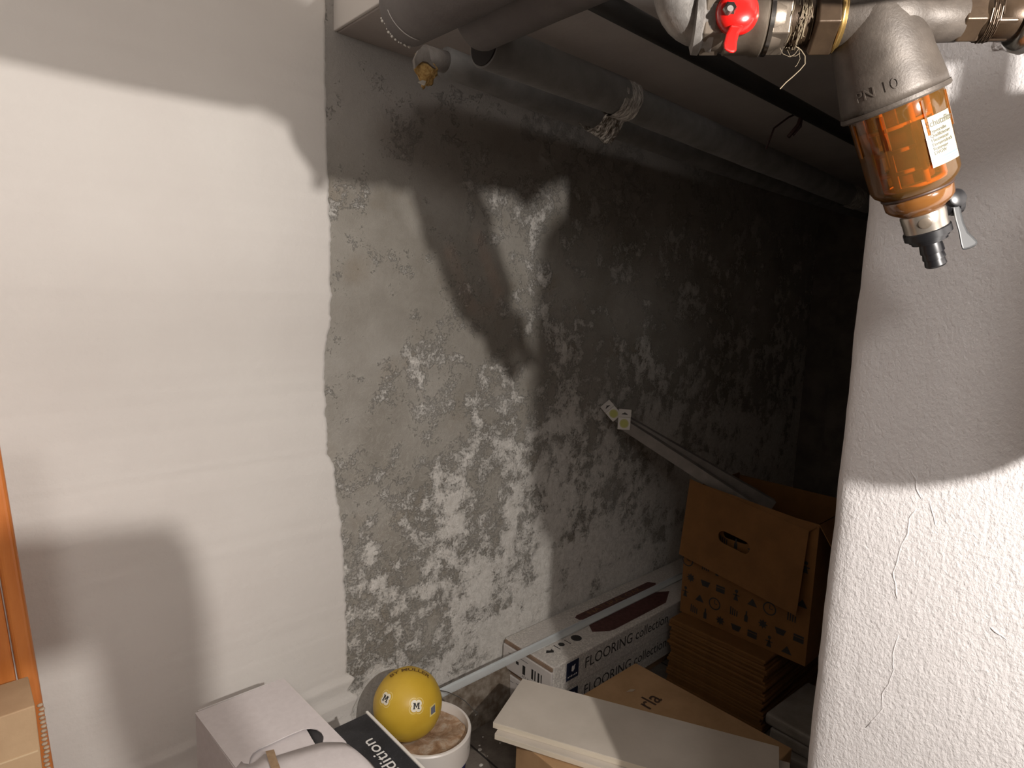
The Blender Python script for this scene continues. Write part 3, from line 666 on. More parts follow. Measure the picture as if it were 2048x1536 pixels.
m_maroon = mottled('dark_maroon_print', (0.045, 0.012, 0.010), (0.10, 0.035, 0.03), 0.5, scale=60, bd=0.0)
m_white = mat('white_print', (0.75, 0.73, 0.70), 0.6)
FY = 1.42
def flat_y(x0, z0, y=FY - 0.0008): return lambda x, yy, z: V((x0 + x, y, z0 + yy))
def flat_z(x0, y0, z0, r=0.0):
    c, s = math.cos(r), math.sin(r)
    return lambda x, yy, z: V((x0 + x * c - yy * s, y0 + x * s + yy * c, z0 + z))
def flooring(zl, zh, xo, label, yo=0.0):
    t = thing('laminate_flooring_box', label, 'box', (1.56 + xo, 1.55 + yo, zl), 'packs of laminate flooring')
    bm = NB(); box(bm, (1.562 + xo, FY + yo, zl), (2.95 + xo, 1.685 + yo, zh)); bx = obj('carton', bm, m_dust, t, bevel=0.004)
    # end lid: folded cardboard edge set back under the top
    bm = NB(); box(bm, (1.5545 + xo, FY + 0.004 + yo, zh - 0.016), (1.5630 + xo, 1.68 + yo, zh - 0.005)); obj('end_flap_edge', bm, mottled('brown_flap_edge', (0.20, 0.13, 0.09), (0.28, 0.19, 0.13), 0.8, scale=40, bd=0.0), t)
    bm = NB(); box(bm, (1.5515 + xo, FY + 0.002 + yo, zl + 0.003), (1.5612 + xo, 1.683 + yo, zh - 0.020)); ef = obj('end_flap', bm, m_pack, t, bevel=0.002)
    fnx = lambda x, y, z: V((1.5510 + xo, 1.683 + yo - x, zl + y))
    P = []
    for k, wd_ in enumerate((.010, .006, .009, .005)): P.append(rectp(0.16 + k * 0.0165, 0.028, 0.16 + k * 0.0165 + wd_, 0.068))
    P += [rectp(0.075, 0.048, 0.090, 0.060), rectp(0.112, 0.024, 0.127, 0.060), rectp(0.075, 0.078, 0.14, 0.080), rectp(0.03, 0.072, 0.06, 0.074)]
    obj('barcode', poly_bm(P, fnx), m_print, ef)
    b2 = text_bm('AC4  8 mm', 0.012, lambda x, y, z: fnx(x + 0.11, y + 0.015, 0)); obj('small_lettering', b2, m_print, ef)
    fy = flat_y(1.562 + xo, zl, FY + yo - 0.0008)
    H = zh - zl
    q = poly_bm([rectp(0.068, 0.034, 0.136, 0.106 if H > .1 else H - .01)], fy); sq = obj('logo_square', q, m_navy, t)
    fy2 = flat_y(1.562 + xo, zl, FY + yo - 0.0014)
    fy2 = flat_y(1.574 + xo, zl + 0.005, FY + yo - 0.0014)
    pl = [[(0.083, 0.062), (0.092, 0.058), (0.100, 0.066), (0.101, 0.078), (0.106, 0.084), (0.098, 0.083), (0.094, 0.078), (0.091, 0.083), (0.085, 0.080)]]
    for k in range(6): pl.append(rectp(0.064 + k * 0.009, 0.040 + (k % 2) * 0.001, 0.070 + k * 0.009, 0.045 + (k % 3) * 0.001))
    obj('logo_mark', poly_bm(pl, fy2), m_white, sq)
    b2 = text_bm('FLOORING collection', 0.062, lambda x, y, z: fy(x + 0.170, y + 0.066, 0), sx=0.98); obj('lettering', b2, m_print, t)
    fz = flat_z(1.562 + xo, FY + yo, zh + 0.0008)
    b2 = poly_bm([[(0.30, 0.075), (0.36, 0.035), (0.385, 0.030), (0.75, 0.030), (0.86, 0.085), (0.80, 0.118), (0.33, 0.118)]], fz); obj('picture_panel', b2, m_maroon, t)
    b2 = poly_bm([[(0.33, 0.172), (0.35, 0.160), (0.86, 0.160), (0.88, 0.175), (0.86, 0.205), (0.35, 0.205), (0.33, 0.195)]], fz); pp = obj('picture_panel', b2, m_maroon, t)
    fz3 = flat_z(1.562 + xo, FY + yo, zh + 0.0012)
    b2 = text_bm('NATURAL OAK', 0.036, lambda x, y, z: fz3(x + 0.40, y + 0.183, 0), sx=1.5); obj('panel_lettering', b2, m_dust if False else m_kraftd, pp)
    P = [[(0.045, 0.085), (0.072, 0.070), (0.080, 0.078), (0.082, 0.092), (0.07, 0.088), (0.06, 0.098)], rectp(0.105, 0.07, 0.109, 0.105), ring_pts(0.135, 0.090, 0.013, 14), rectp(0.165, 0.07, 0.169, 0.105), ring_pts(0.215, 0.085, 0.022, 18)]
    obj('pictograms', poly_bm(P, fz), m_print, t)
    return t
flooring(0.168, 0.285, 0.0, 'white flooring carton with FLOORING lettering, topmost of the stack against the wall')
flooring(0.046, 0.162, 0.012, 'white flooring carton directly under the topmost one, mostly hidden by white boards', 0.008)
bm = NB(); box(bm, (1.62, 1.45, 0.0), (2.9, 1.64, 0.046)); tag(obj('timber_batten', bm, m_kraftd), 'dark timber batten under the two flooring cartons', 'wood')
# long pale strip lying on the cartons and sticking out to the left
bm = NB(); box(bm, (1.150, 1.536, 0.2875), (2.62, 1.566, 0.2915)); box(bm, (1.150, 1.564, 0.2875), (2.62, 1.566, 0.300))
tag(obj('edge_strip', bm, mottled('pale_grey_metal', (0.56, 0.58, 0.58), (0.62, 0.64, 0.64), 0.4, 0.2, scale=9, bd=0.0), loc=(1.6, 1.55, 0.29)), 'long pale metal edge strip lying on the flooring carton, end behind ball', 'strip')

# ---------------------------------------------------------------- bucket and ball
m_bk = mat('white_bucket_plastic', (0.76, 0.71, 0.66), 0.35)
tb = thing('plastic_bucket', 'white plastic bucket full of dried brown plaster, holding the yellow ball', 'bucket', (1.022, 1.432, 0.0))
bc = V((1.022, 1.432, 0.0)); R0 = 0.119
bm = NB(); lathe(bm, bc, V((0, 0, 1)), [(0.0, 0.098), (0.002, 0.101), (0.22, 0.118), (0.222, 0.127), (0.230, 0.128), (0.262, 0.1285), (0.292, 0.130), (0.298, 0.130), (0.302, 0.127), (0.302, 0.121), (0.296, R0), (0.25, 0.117), (0.02, 0.1), (0.02, 0.002)], 72); smooth_angle(obj('bucket_body', bm, m_bk, tb), 35)
m_mud = mat('dried_brown_plaster', (0.4, 0.25, 0.15), 0.55)
vv = coord(m_mud)
base(m_mud, ramp(m_mud, noise(m_mud, vv, 18, 8, 0.7, 0.8), [(0.35, (0.26, 0.135, 0.06)), (0.5, (0.44, 0.29, 0.18)), (0.66, (0.62, 0.53, 0.43))]))
bump(m_mud, noise(m_mud, vv, 60, 6, 0.7, 0.5), 0.006)
bm = NB(); n = 72; g = []
for i in range(19):
    r = 0.1165 * i / 18; row = []
    for k in range(n):
        a = 2 * PI * k / n; x, y = bc.x + r * math.cos(a), bc.y + r * math.sin(a)
        row.append(bm.verts.new((x, y, 0.272 + 0.008 * mnoise.noise(V((x * 22, y * 22, 0))) + 0.006 * (r / 0.1165) ** 3 - 0.004)))
    g.append(row)
for a, b in zip(g, g[1:]):
    for k in range(n): bm.faces.new((a[k], a[(k+1) % n], b[(k+1) % n], b[k]))
bmesh.ops.remove_doubles(bm, verts=bm.verts, dist=1e-6)
o = obj('plaster_fill', bm, m_mud, tb, smooth=True); o['label'] = 'dried brown plaster'
def cyl(c, r0, a0, z0, slope=0.0):
    return lambda x, y, z: V((c.x + (r0 + slope * y + z) * math.cos(a0 + x / r0), c.y + (r0 + slope * y + z) * math.sin(a0 + x / r0), z0 + y))
bm = NB()
prev = None
for k in range(41):
    a = math.radians(-225 + k * 4.7); t = k / 40
    zt = 0.219; zl_ = zt - max(0.002, 0.17 * math.sin(PI * t) ** 0.8)
    rr = lambda z: 0.101 + (0.118 - 0.101) * z / 0.22 + 0.0008
    cur = [bm.verts.new((bc.x + rr(z) * math.cos(a), bc.y + rr(z) * math.sin(a), z)) for z in (zl_, zt)]
    if prev: bm.faces.new((prev[0], cur[0], cur[1], prev[1]))
    prev = cur
lab = obj('bucket_label', bm, mat('blue_bucket_print', (0.02, 0.03, 0.14), 0.4), tb, smooth=True); lab['label'] = 'dark blue printed band'
bm = NB()
fb = cyl(bc, 0.1125, math.radians(-50), 0.13, 0.075); poly_bm([rectp(-0.012, -0.03, 0.010, 0.055)], fb, bm)
obj('label_patch', bm, mat('maroon_bucket_print', (0.10, 0.015, 0.02), 0.5), tb)
b2 = text_bm('5 L  14:32', 0.009, cyl(bc, 0.1302, math.radians(-62), 0.268, 0.0), sub=1); obj('stamped_lettering', b2, mat('faded_green_ink', (0.28, 0.33, 0.26), 0.6), tb)
bm = NB(); pts = []
for (u, v) in ((880, 1381), (892, 1383), (905, 1388), (918, 1394), (930, 1402), (940, 1412), (948, 1421), (955, 1426), (951, 1431)):
    pts.append(on(u, v, 2, 0.315))
tube(bm, pts, 0.0016, 8); obj('wire_handle', bm, mat('zinc_wire', (0.20, 0.19, 0.18), 0.35, 0.8), tb, smooth=True)

m_yel = mottled('yellow_vinyl', (0.58, 0.36, 0.030), (0.66, 0.44, 0.05), 0.42, scale=10, bd=0.0, lo=0.3, hi=0.7)
BC = V((0.973, 1.473, 0.3785)); BR = 0.1040
t = thing('toy_ball', 'yellow vinyl ball with black M emblems resting in the bucket', 'ball', BC - V((0, 0, BR)))
bm = NB(); sphere(bm, BC, BR, 64, 40)
for v in bm.verts:      # slightly slack skin, one long dent
    d = (v.co - BC).normalized(); q = d.dot(V((0.45, -0.75, -0.5)).normalized())
    v.co -= d * 0.0012 * (1 + mnoise.noise(d * 3)) 
obj('skin', bm, m_yel, t, smooth=True)
def sph(u, v, scale, rot=0.0, lift=0.0006):
    """decal placed where the ball shows at pixel-direction u, v"""
    r = ray(u, v).normalized(); oc = EYE - BC; b = r.dot(oc); c = oc.length_squared - BR * BR; tt = -b - math.sqrt(max(b * b - c, 0))
    n = (EYE + r * tt - BC).normalized(); e1 = RIGHT - n * RIGHT.dot(n); e1.normalize(); e2 = n.cross(e1)
    if e2.dot(DOWN) > 0: e2 = -e2
    cr, sr = math.cos(rot), math.sin(rot)
    def fn(x, y, z):
        X = (x * cr - y * sr) * scale; Y = (x * sr + y * cr) * scale
        return BC + (n + e1 * (X / BR) + e2 * (Y / BR)).normalized() * (BR + lift - 0.0008)
    return fn
def flower(r, n=48, cx_=0.0): 
    P = []
    for k in range(n):
        a = 2 * PI * k / n; rr = r * (0.80 + 0.34 * abs(math.sin(2 * a)) ** 0.8); P.append((rr * math.cos(a), rr * math.sin(a)))
    return P
def annulus(bm, outer, inner, fn):
    A = [bm.verts.new(fn(x, y, 0)) for x, y in outer]; B = [bm.verts.new(fn(x, y, 0)) for x, y in inner]; n = len(A)
    for i in range(n): bm.faces.new((A[i], A[(i+1) % n], B[(i+1) % n], B[i]))
def fan(bm, P, fn, rings=4):
    prev = None
    for k in range(1, rings + 1):
        cur = [bm.verts.new(fn(x * k / rings, y * k / rings, 0)) for x, y in P]
        if prev is None: bm.faces.new(cur)
        else:
            for i in range(len(P)): bm.faces.new((prev[i], prev[(i+1) % len(P)], cur[(i+1) % len(P)], cur[i]))
        prev = cur
m_cream = mat('cream_print', (0.80, 0.74, 0.60), 0.5); m_pale = mat('pale_yellow_print', (0.78, 0.62, 0.22), 0.5)
for (u, v, rot, sc) in ((833, 1412, 0.02, 1.0), (771, 1397, -0.45, 1.0), (850, 1480, 0.6, 0.8)):
    bm = NB(); f1 = sph(u, v, sc, rot, 0.0006); annulus(bm, flower(0.0225), flower(0.0205), f1); em = obj('emblem_outline', bm, m_pale, t)
    if sc < 1: continue
    bm = NB(); f2 = sph(u, v, sc, rot, 0.0008); fan(bm, flower(0.0165), f2); fl = obj('emblem_ground', bm, m_cream, em)
    f3 = sph(u, v, sc, rot, 0.0012)
    hw = 0.0085; P = [rectp(-hw, -0.0085, -hw + 0.004, 0.0085), rectp(hw - 0.004, -0.0085, hw, 0.0085), [(-hw + 0.001, 0.0085), (-hw + 0.0055, 0.0085), (0.0012, -0.0045), (-0.0012, -0.0045)], [(hw - 0.001, 0.0085), (hw - 0.0055, 0.0085), (-0.0012, -0.0045), (0.0012, -0.0045)],
         rectp(-hw - 0.0018, -0.0085, -hw + 0.0055, -0.0062), rectp(hw - 0.0055, -0.0085, hw + 0.0018, -0.0062), rectp(-hw - 0.0018, 0.0062, -hw + 0.003, 0.0085), rectp(hw - 0.003, 0.0062, hw + 0.0018, 0.0085)]
    obj('emblem_letter', poly_bm(P, f3), m_print, fl)
bm = NB(); f1 = sph(866, 1420, 1.0, 0.12, 0.0006); poly_bm([[(-0.013, -0.017), (0.012, -0.013), (0.014, 0.016), (-0.011, 0.012)]], f1, bm); wp = obj('care_patch', bm, m_pale, t)
bm = NB(); f1 = sph(866, 1420, 1.0, 0.12, 0.0009); poly_bm([[(-0.008, -0.011), (0.010, -0.009), (0.011, 0.012), (-0.007, 0.008)]], f1, bm); obj('care_print', bm, mat('grey_print', (0.14, 0.15, 0.20), 0.6), wp)
# lettering round the top
tp = (V((0.02, 0.12, 1)) - 0.25 * FWD).normalized()
def band_fn(x, y, z):
    # a circle of letters round the side that faces the viewer, tops outwards
    n0 = (EYE - BC).normalized(); e1 = (RIGHT - n0 * RIGHT.dot(n0)).normalized(); e2 = n0.cross(e1)
    if e2.dot(DOWN) > 0: e2 = -e2
    th = 1.08 + y / BR; a = x / (BR * 0.88)
    return BC + (n0 * math.cos(th) + (e1 * math.sin(a) + e2 * math.cos(a)) * math.sin(th)) * (BR + 0.0002)
b2 = text_bm('BY MÜLLER', 0.024, lambda x, y, z: band_fn(x, y, z), align='CENTER', sub=1, bold=0.0006, sx=1.05); obj('lettering', b2, mat('brown_ball_print', (0.17, 0.085, 0.01), 0.5), t)

# ---------------------------------------------------------------- black printed box and white carton
m_blk = mat('speckled_black_print', (0.02, 0.02, 0.022), 0.4)
vv = coord(m_blk)
spk = ramp(m_blk, noise(m_blk, vv, 320, 3, 0.7), [(0.64, 0.0), (0.72, 1.0)])
bk = ramp(m_blk, noise(m_blk, vv, 30, 5, 0.6), [(0.4, (0.014, 0.014, 0.016)), (0.7, (0.030, 0.030, 0.034))])
base(m_blk, mix(m_blk, math_(m_blk, 'MULTIPLY', spk, 0.55), bk, (0.45, 0.43, 0.40)))
tk = thing('black_printed_box', 'narrow black speckled box with white lettering, between white carton and ball', 'box', (0.77, 1.29, 0.0))
KZ = 0.490
def kp(x, y): k = (1.6 - KZ) / 1.2; return x * k, y * k
kx1, ky1 = kp(0.846, 1.489); kx0, ky0 = 0.637, 0.86
bm = NB(); box(bm, (kx0, ky0, 0.0), (kx1, ky1, KZ - 0.0025)); obj('carton', bm, m_blk, tk, bevel=0.002)
bm = NB(); box(bm, (kx1 - 0.005, ky0, 0.38), (kx1 + 0.0018, ky1 + 0.002, KZ + 0.0015)); obj('lid_edge', bm, mat('white_card_edge', (0.80, 0.76, 0.70), 0.5), tk, bevel=0.0008)
n0 = on(733, 1478, 2, KZ)
b2 = text_bm('ee edition', 0.046, flat_z(n0.x, n0.y, KZ - 0.0015, math.radians(89)), align='RIGHT', sx=1.2, bold=0.0002)
obj('lettering', b2, m_white, tk)

m_wbox = mottled('white_card', (0.60, 0.55, 0.545), (0.64, 0.59, 0.585), 0.6, scale=60, bd=0.0002, bs=300)
tw = thing('white_carton', 'white cardboard carton with an oval carry hole in its top', 'box', (0.54, 1.45, 0.0))
Z0 = 0.60
kk = (1.6 - Z0) / 1.1
X0, X1, Y0, Y1 = 0.4285 * kk, 0.6625 * kk, 0.88, 1.644 * kk
th_ = 0.004
SK = 0.035   # the carton stands a little askew
bm = NB()
A_, B_ = V((0.3905, 1.494, 0)), V((0.6035, 1.4955, 0)); dv_ = V((0.043, -1.0, 0)).normalized() * 0.62
zz_ = V((0, 0, Z0 - 0.0035)); C_, D_ = B_ + dv_, A_ + dv_; ex = V((th_, 0, 0)); ey = V((0, -th_, 0))
quadbox(bm, [A_, D_, D_ + zz_, A_ + zz_], ex); quadbox(bm, [B_, C_, C_ + zz_, B_ + zz_], -ex); quadbox(bm, [A_ + ex, B_ - ex, B_ - ex + zz_, A_ + ex + zz_], ey); quadbox(bm, [D_ + ex, C_ - ex, C_ - ex + zz_, D_ + ex + zz_], -ey); quadbox(bm, [A_ + ex + ey, B_ - ex + ey, C_ - ex - ey, D_ + ex - ey], V((0, 0, 0.004)))
obj('carton_body', bm, m_wbox, tw)
def pix(P, z): return [on(a, b, 2, z) for a, b in P]
hole = [(645.7, 1483), (647, 1478), (647, 1472.6), (642, 1464), (633, 1458), (621, 1455.8), (607, 1457.4), (581, 1468), (546, 1484.4), (518, 1497), (506, 1505.5), (500.4, 1515), (498, 1527.5)]
bm = NB(); quadbox(bm, pix([(567, 1356.6), (692.5, 1484)] + hole + [(487.5, 1526.5), (483, 1523), (472, 1536), (390, 1426)], Z0), (0, 0, -0.0025))
tri(bm); lid = obj('lid', bm, m_wbox, tw)
bm = NB(); box(bm, (0.394, 1.4935, Z0 - 0.03), (0.600, 1.4975, Z0 - 0.003)); box(bm, (0.397, 1.4975, Z0 - 0.004), (0.592, 1.5010, Z0 + 0.0003)); obj('tuck_edge', bm, m_wbox, tw)
# front lid flap, its rear edge following the hole, slightly lifted and bowed
edge = [(470, 1538), (483, 1522), (488, 1527), (498, 1528.5), (511, 1523), (528.5, 1507), (553, 1511), (590, 1500), (627, 1489), (644.5, 1484.5), (664, 1484), (684, 1484), (696, 1488), (703, 1494)]
bm = NB(); g = []
for i, (a, b) in enumerate(edge):
    p = on(a, b, 2, Z0 + 0.003); row = []
    for k in range(10):
        q = k / 9; y = p.y + (Y0 - p.y) * q; x = p.x + (0.012 * min(1, q * 5) if i == len(edge) - 1 else 0) + (0.004 * min(1, q * 6) if i == len(edge) - 2 else 0)
        row.append(bm.verts.new((x, y, Z0 + 0.003 + 0.0045 * math.sin(PI * min(1, q * 2.2)) + 0.0015 * mnoise.noise(V((x * 18, y * 10, 0))) - (0.010 * min(1, q * 5) if i == len(edge) - 1 else 0))))
    g.append(row)
for a, b in zip(g, g[1:]):
    for k in range(9): bm.faces.new((a[k], a[k+1], b[k+1], b[k]))
o = obj('lid_flap', bm, m_wbox, tw, smooth=True); sm = o.modifiers.new('thick', 'SOLIDIFY'); sm.thickness = 0.002
bm = NB(); quadbox(bm, pix([(470, 1500), (602, 1440), (640, 1505), (600, 1560), (490, 1560)], Z0 - 0.008), (0, 0, -0.002)); obj('inner_flap', bm, m_wbox, tw)
bm = NB(); quadbox(bm, pix(((531, 1503), (548, 1499), (553, 1516), (562, 1540), (545, 1545), (537, 1522)), Z0 + 0.0105), (0, 0, 0.0006)); obj('packing_tape', bm, mottled('brown_tape', (0.25, 0.155, 0.08), (0.33, 0.225, 0.13), 0.5, scale=60, bd=0.001, bs=90), tw)

# ---------------------------------------------------------------- white boards on brown boxes
m_board = mottled('worn_white_board', (0.52, 0.465, 0.40), (0.60, 0.54, 0.47), 0.5, scale=6, bd=0.0004, bs=50)
m_bedge = mottled('cream_board_edge', (0.62, 0.55, 0.44), (0.70, 0.63, 0.52), 0.6, scale=20, bd=0.0, stretch=(0.2, 0.2, 3))
def shelf(P, zt, th, label):
    A, B, Cc, D = P
    t = thing('shelf_board', label, 'board', ((A[0] + B[0]) / 2, (A[1] + B[1]) / 2, zt - th), 'white shelf boards')
    bm = NB(); quadbox(bm, [V((x, y, zt)) for x, y in P], (0, 0, -0.002)); obj('top_face', bm, m_board, t, bevel=0.0008)
    bm = NB(); quadbox(bm, [V((x, y, zt - 0.002)) for x, y in P], (0, 0, -(th - 0.002))); obj('core', bm, m_bedge, t, bevel=0.001)
    return t
def P2(u, v, z): q = on(u, v, 2, z); return (q.x, q.y)
zt = 0.352
a = V(P2(1045, 1357, zt)); b = V(P2(986, 1444, zt)); d = (V(P2(1558, 1493, zt)) - a).normalized(); Lb = (V(P2(1558, 1493, zt)) - a).length
shelf([tuple(a), tuple(b), tuple(b + d * Lb), tuple(a + d * Lb)], zt, 0.019, 'worn white shelf board lying on top of the other board')
o1 = V((-0.012, -0.022)); dd = Matrix.Rotation(math.radians(-1.0), 2) @ d
a2, b2_ = a + o1 * 0.2 + V((-.004, -0.02)), b + o1
shelf([tuple(a2), tuple(b2_), tuple(b2_ + dd * (Lb + .01)), tuple(a2 + dd * (Lb + .01))], zt - 0.0195, 0.018, 'white shelf board beneath, its cream edge showing')
def carton(x0, y0, x1, y1, z1, m, name, label, z0=0.0, rz=0.0):
    t = thing(name, label, 'box', ((x0 + x1) / 2, (y0 + y1) / 2, z0))
    bm = NB(); box(bm, (x0, y0, z0), (x1, y1, z1), rz); o = obj('carton_body', bm, m, t, bevel=0.003)
    return t, o
t, o = carton(1.185, 0.60, 1.50, 1.215, 0.311, m_kraft, 'cardboard_box', 'brown cardboard box under the two white shelf boards, nearest the bucket')
bm = NB(); box(bm, (1.33, 0.60, 0.311), (1.352, 1.215, 0.3125)); obj('lid_gap', bm, m_kraftd, t)
t, o = carton(1.535, 0.69, 1.868, 1.283, 0.252, m_kraft, 'cardboard_box', 'flat brown cardboard box with dark lettering, behind the white boards')
q0 = on(1312, 1400, 2, 0.253)
b2 = text_bm('rla', 0.082, flat_z(q0.x + 0.02, q0.y + 0.012, 0.2532, math.radians(3)), align='RIGHT', bold=0.0008)
obj('lettering', b2, mat('dark_brown_print', (0.055, 0.028, 0.018), 0.7), t)
bm = NB(); quadbox(bm, [on(a, b, 2, 0.2535) for a, b in ((1252, 1384), (1262, 1378), (1271, 1379), (1266, 1383))], (0, 0, 0.0005)); obj('torn_patch', bm, mat('pale_card', (0.42, 0.33, 0.24), 0.8), t)

# ---------------------------------------------------------------- stack of folded cartons with the open moving box on it
sh = None
for k in range(24):
    j = random.uniform(-1, 1)
    bm = NB(); z0 = 0.01255 * k
    box(bm, (2.19 + 0.006 * j, 0.93 + 0.01 * random.uniform(-1, 1), z0), (2.78, 1.345 + 0.008 * random.uniform(-1, 1), z0 + 0.0119))
    o = obj('folded_carton', bm, m_box, bevel=0.003, loc=(2.48, 1.13, z0))
    tag(o, 'folded brown carton on top of the flat pile, directly under the moving box' if k == 23 else 'lowest folded brown carton of the flat pile, on the floor' if k == 0 else 'folded brown carton within the flat pile under the moving box', 'cardboard', 'folded cartons in the pile')
tm = thing('moving_box', 'open brown moving box printed with household icons, flap hanging over its front', 'box', (2.5, 1.08, 0.302))
BX, BY0, BY1, BZ0, BZ1 = 2.265, 0.822, 1.350, 0.303, 0.845
bm = NB(); t_ = 0.005
hc = on(1472, 1074, 0, BX)
for sg in (-1, 1):
    ys, ye = hc.y, (BY0 if sg < 0 else BY1); ar_ = []
    for k in range(9): a = PI / 2 - PI * k / 8; ar_.append((hc.y + sg * (0.035 + 0.018 * math.cos(a)), hc.z + 0.018 * math.sin(a)))
    P_ = [(ys, BZ1), (ys, hc.z + 0.018)] + ar_ + [(ys, hc.z - 0.018), (ys, BZ0), (ye, BZ0), (ye, BZ1)]
    quadbox(bm, [V((BX, y, z)) for y, z in P_], (t_, 0, 0))
tri(bm)
box(bm, (BX + 0.42, BY0, BZ0), (BX + 0.42 + t_, BY1, BZ1 - 0.01)); box(bm, (BX + t_, BY0, BZ0), (BX + 0.42, BY0 + t_, BZ1)); box(bm, (BX + t_, BY1 - t_, BZ0), (BX + 0.42, BY1, BZ1 - 0.0)); box(bm, (BX + t_, BY0 + t_, BZ0), (BX + 0.42, BY1 - t_, BZ0 + t_))
obj('box_body', bm, m_box, tm)
# hanging flap with an oval hand hole
F4 = [on(1380, 958, 0, BX - 0.012), on(1618, 1062, 0, BX - 0.012), on(1592, 1232, 0, BX - 0.045), on(1358, 1108, 0, BX - 0.045)]
def flapf(s, t): return F4[0].lerp(F4[1], s).lerp(F4[3].lerp(F4[2], s), t)
H = []
for (s, t0) in [(0.365, 0.52), (0.545, 0.52)]:
    for k in range(9):
        a = (-PI / 2 - PI * k / 8) if s < 0.5 else (PI / 2 - PI * k / 8)
        H.append((s + 0.045 * math.cos(a), t0 + 0.075 * math.sin(a) ))
# stadium outline H; bridge to the border as two halves
bm = NB()
left = [(0, 0), (0.455, 0), (0.455, 0.445)] + [(s, t0) for s, t0 in H[:9]] + [(0.455, 0.595), (0.455, 1), (0, 1)]
right = [(0.455, 0), (1, 0), (1, 1), (0.455, 1), (0.455, 0.595)] + [(s, t0) for s, t0 in H[9:]] + [(0.455, 0.445)]
for P in (left, right):
    vs = quadbox(bm, [flapf(s, q) for s, q in P], (0.004, 0, 0)); 
tri(bm)
obj('front_flap', bm, m_box, tm)
bm = NB(); quadbox(bm, [F4[0] + V((0.0, 0, 0)), F4[1], V((BX + .004, BY0, BZ1 - 0.004)), V((BX + .004, BY1, BZ1 - 0.004))], (0, 0, -0.003)); obj('flap_fold', bm, m_box, tm)
bm = NB(); quadbox(bm, [V((BX, BY0, BZ1)), V((BX + 0.42, BY0, BZ1)), V((BX + 0.44, BY0 - 0.13, BZ1 - 0.20)), V((BX + 0.02, BY0 - 0.13, BZ1 - 0.20))], (0, 0.004, 0)); obj('side_flap', bm, m_box, tm)
# icons
fi = lambda x, y, z: V((BX - 0.0008, BY1 - x, BZ0 + y))
P = []; bmI = NB()
def star(cx_, cy_, r, n=8):
    P = []
    for k in range(2 * n): a = PI * k / n; rr = r if k % 2 == 0 else r * 0.55; P.append((cx_ + rr * math.cos(a), cy_ + rr * math.sin(a)))
    return P
for row, (yy, dx) in enumerate(((0.235, 0.02), (0.165, 0.04), (0.095, 0.02), (0.035, 0.05), (0.305, 0.05), (0.37, 0.02), (0.44, 0.04))):
    k = row * 3
    x = dx
    while x < 0.50:
        kind = k % 8
        if kind == 0: annulus(bmI, ring_pts(x, yy, 0.026, 20), ring_pts(x, yy, 0.021, 20), fi); P += [rectp(x - 0.0015, yy, x + 0.0015, yy + 0.018), rectp(x, yy - 0.001, x + 0.012, yy + 0.002)]
        elif kind == 1: P += [rectp(x + j * 0.009, yy - 0.015, x + j * 0.009 + 0.005, yy + 0.018 - j * 0.003) for j in range(4)]
        elif kind == 2: P += [[(x - 0.007, yy - 0.02), (x + 0.007, yy - 0.02), (x + 0.007, yy + 0.003), (x + 0.003, yy + 0.01), (x + 0.003, yy + 0.024), (x - 0.003, yy + 0.024), (x - 0.003, yy + 0.01), (x - 0.007, yy + 0.003)]]
        elif kind == 3: P += [star(x, yy, 0.020)]
        elif kind == 4: P += [[(x - 0.022, yy + 0.010), (x + 0.022, yy + 0.010), (x + 0.013, yy - 0.014), (x - 0.013, yy - 0.014)]]
        elif kind == 5: P += [rectp(x - 0.019, yy - 0.014, x + 0.019, yy + 0.004), rectp(x - 0.019, yy + 0.006, x + 0.019, yy + 0.014)]
        elif kind == 6: P += [[(x - 0.010, yy - 0.02), (x + 0.010, yy - 0.02), (x, yy + 0.014)], ring_pts(x, yy + 0.018, 0.007, 10), rectp(x - 0.014, yy + 0.000, x + 0.014, yy + 0.004)]
        else: P += [[(x - 0.020, yy - 0.016), (x + 0.020, yy - 0.016), (x, yy + 0.014)], ]
        k += 1; x += 0.068
poly_bm(P, fi, bmI); obj('printed_icons', bmI, m_print, tm)
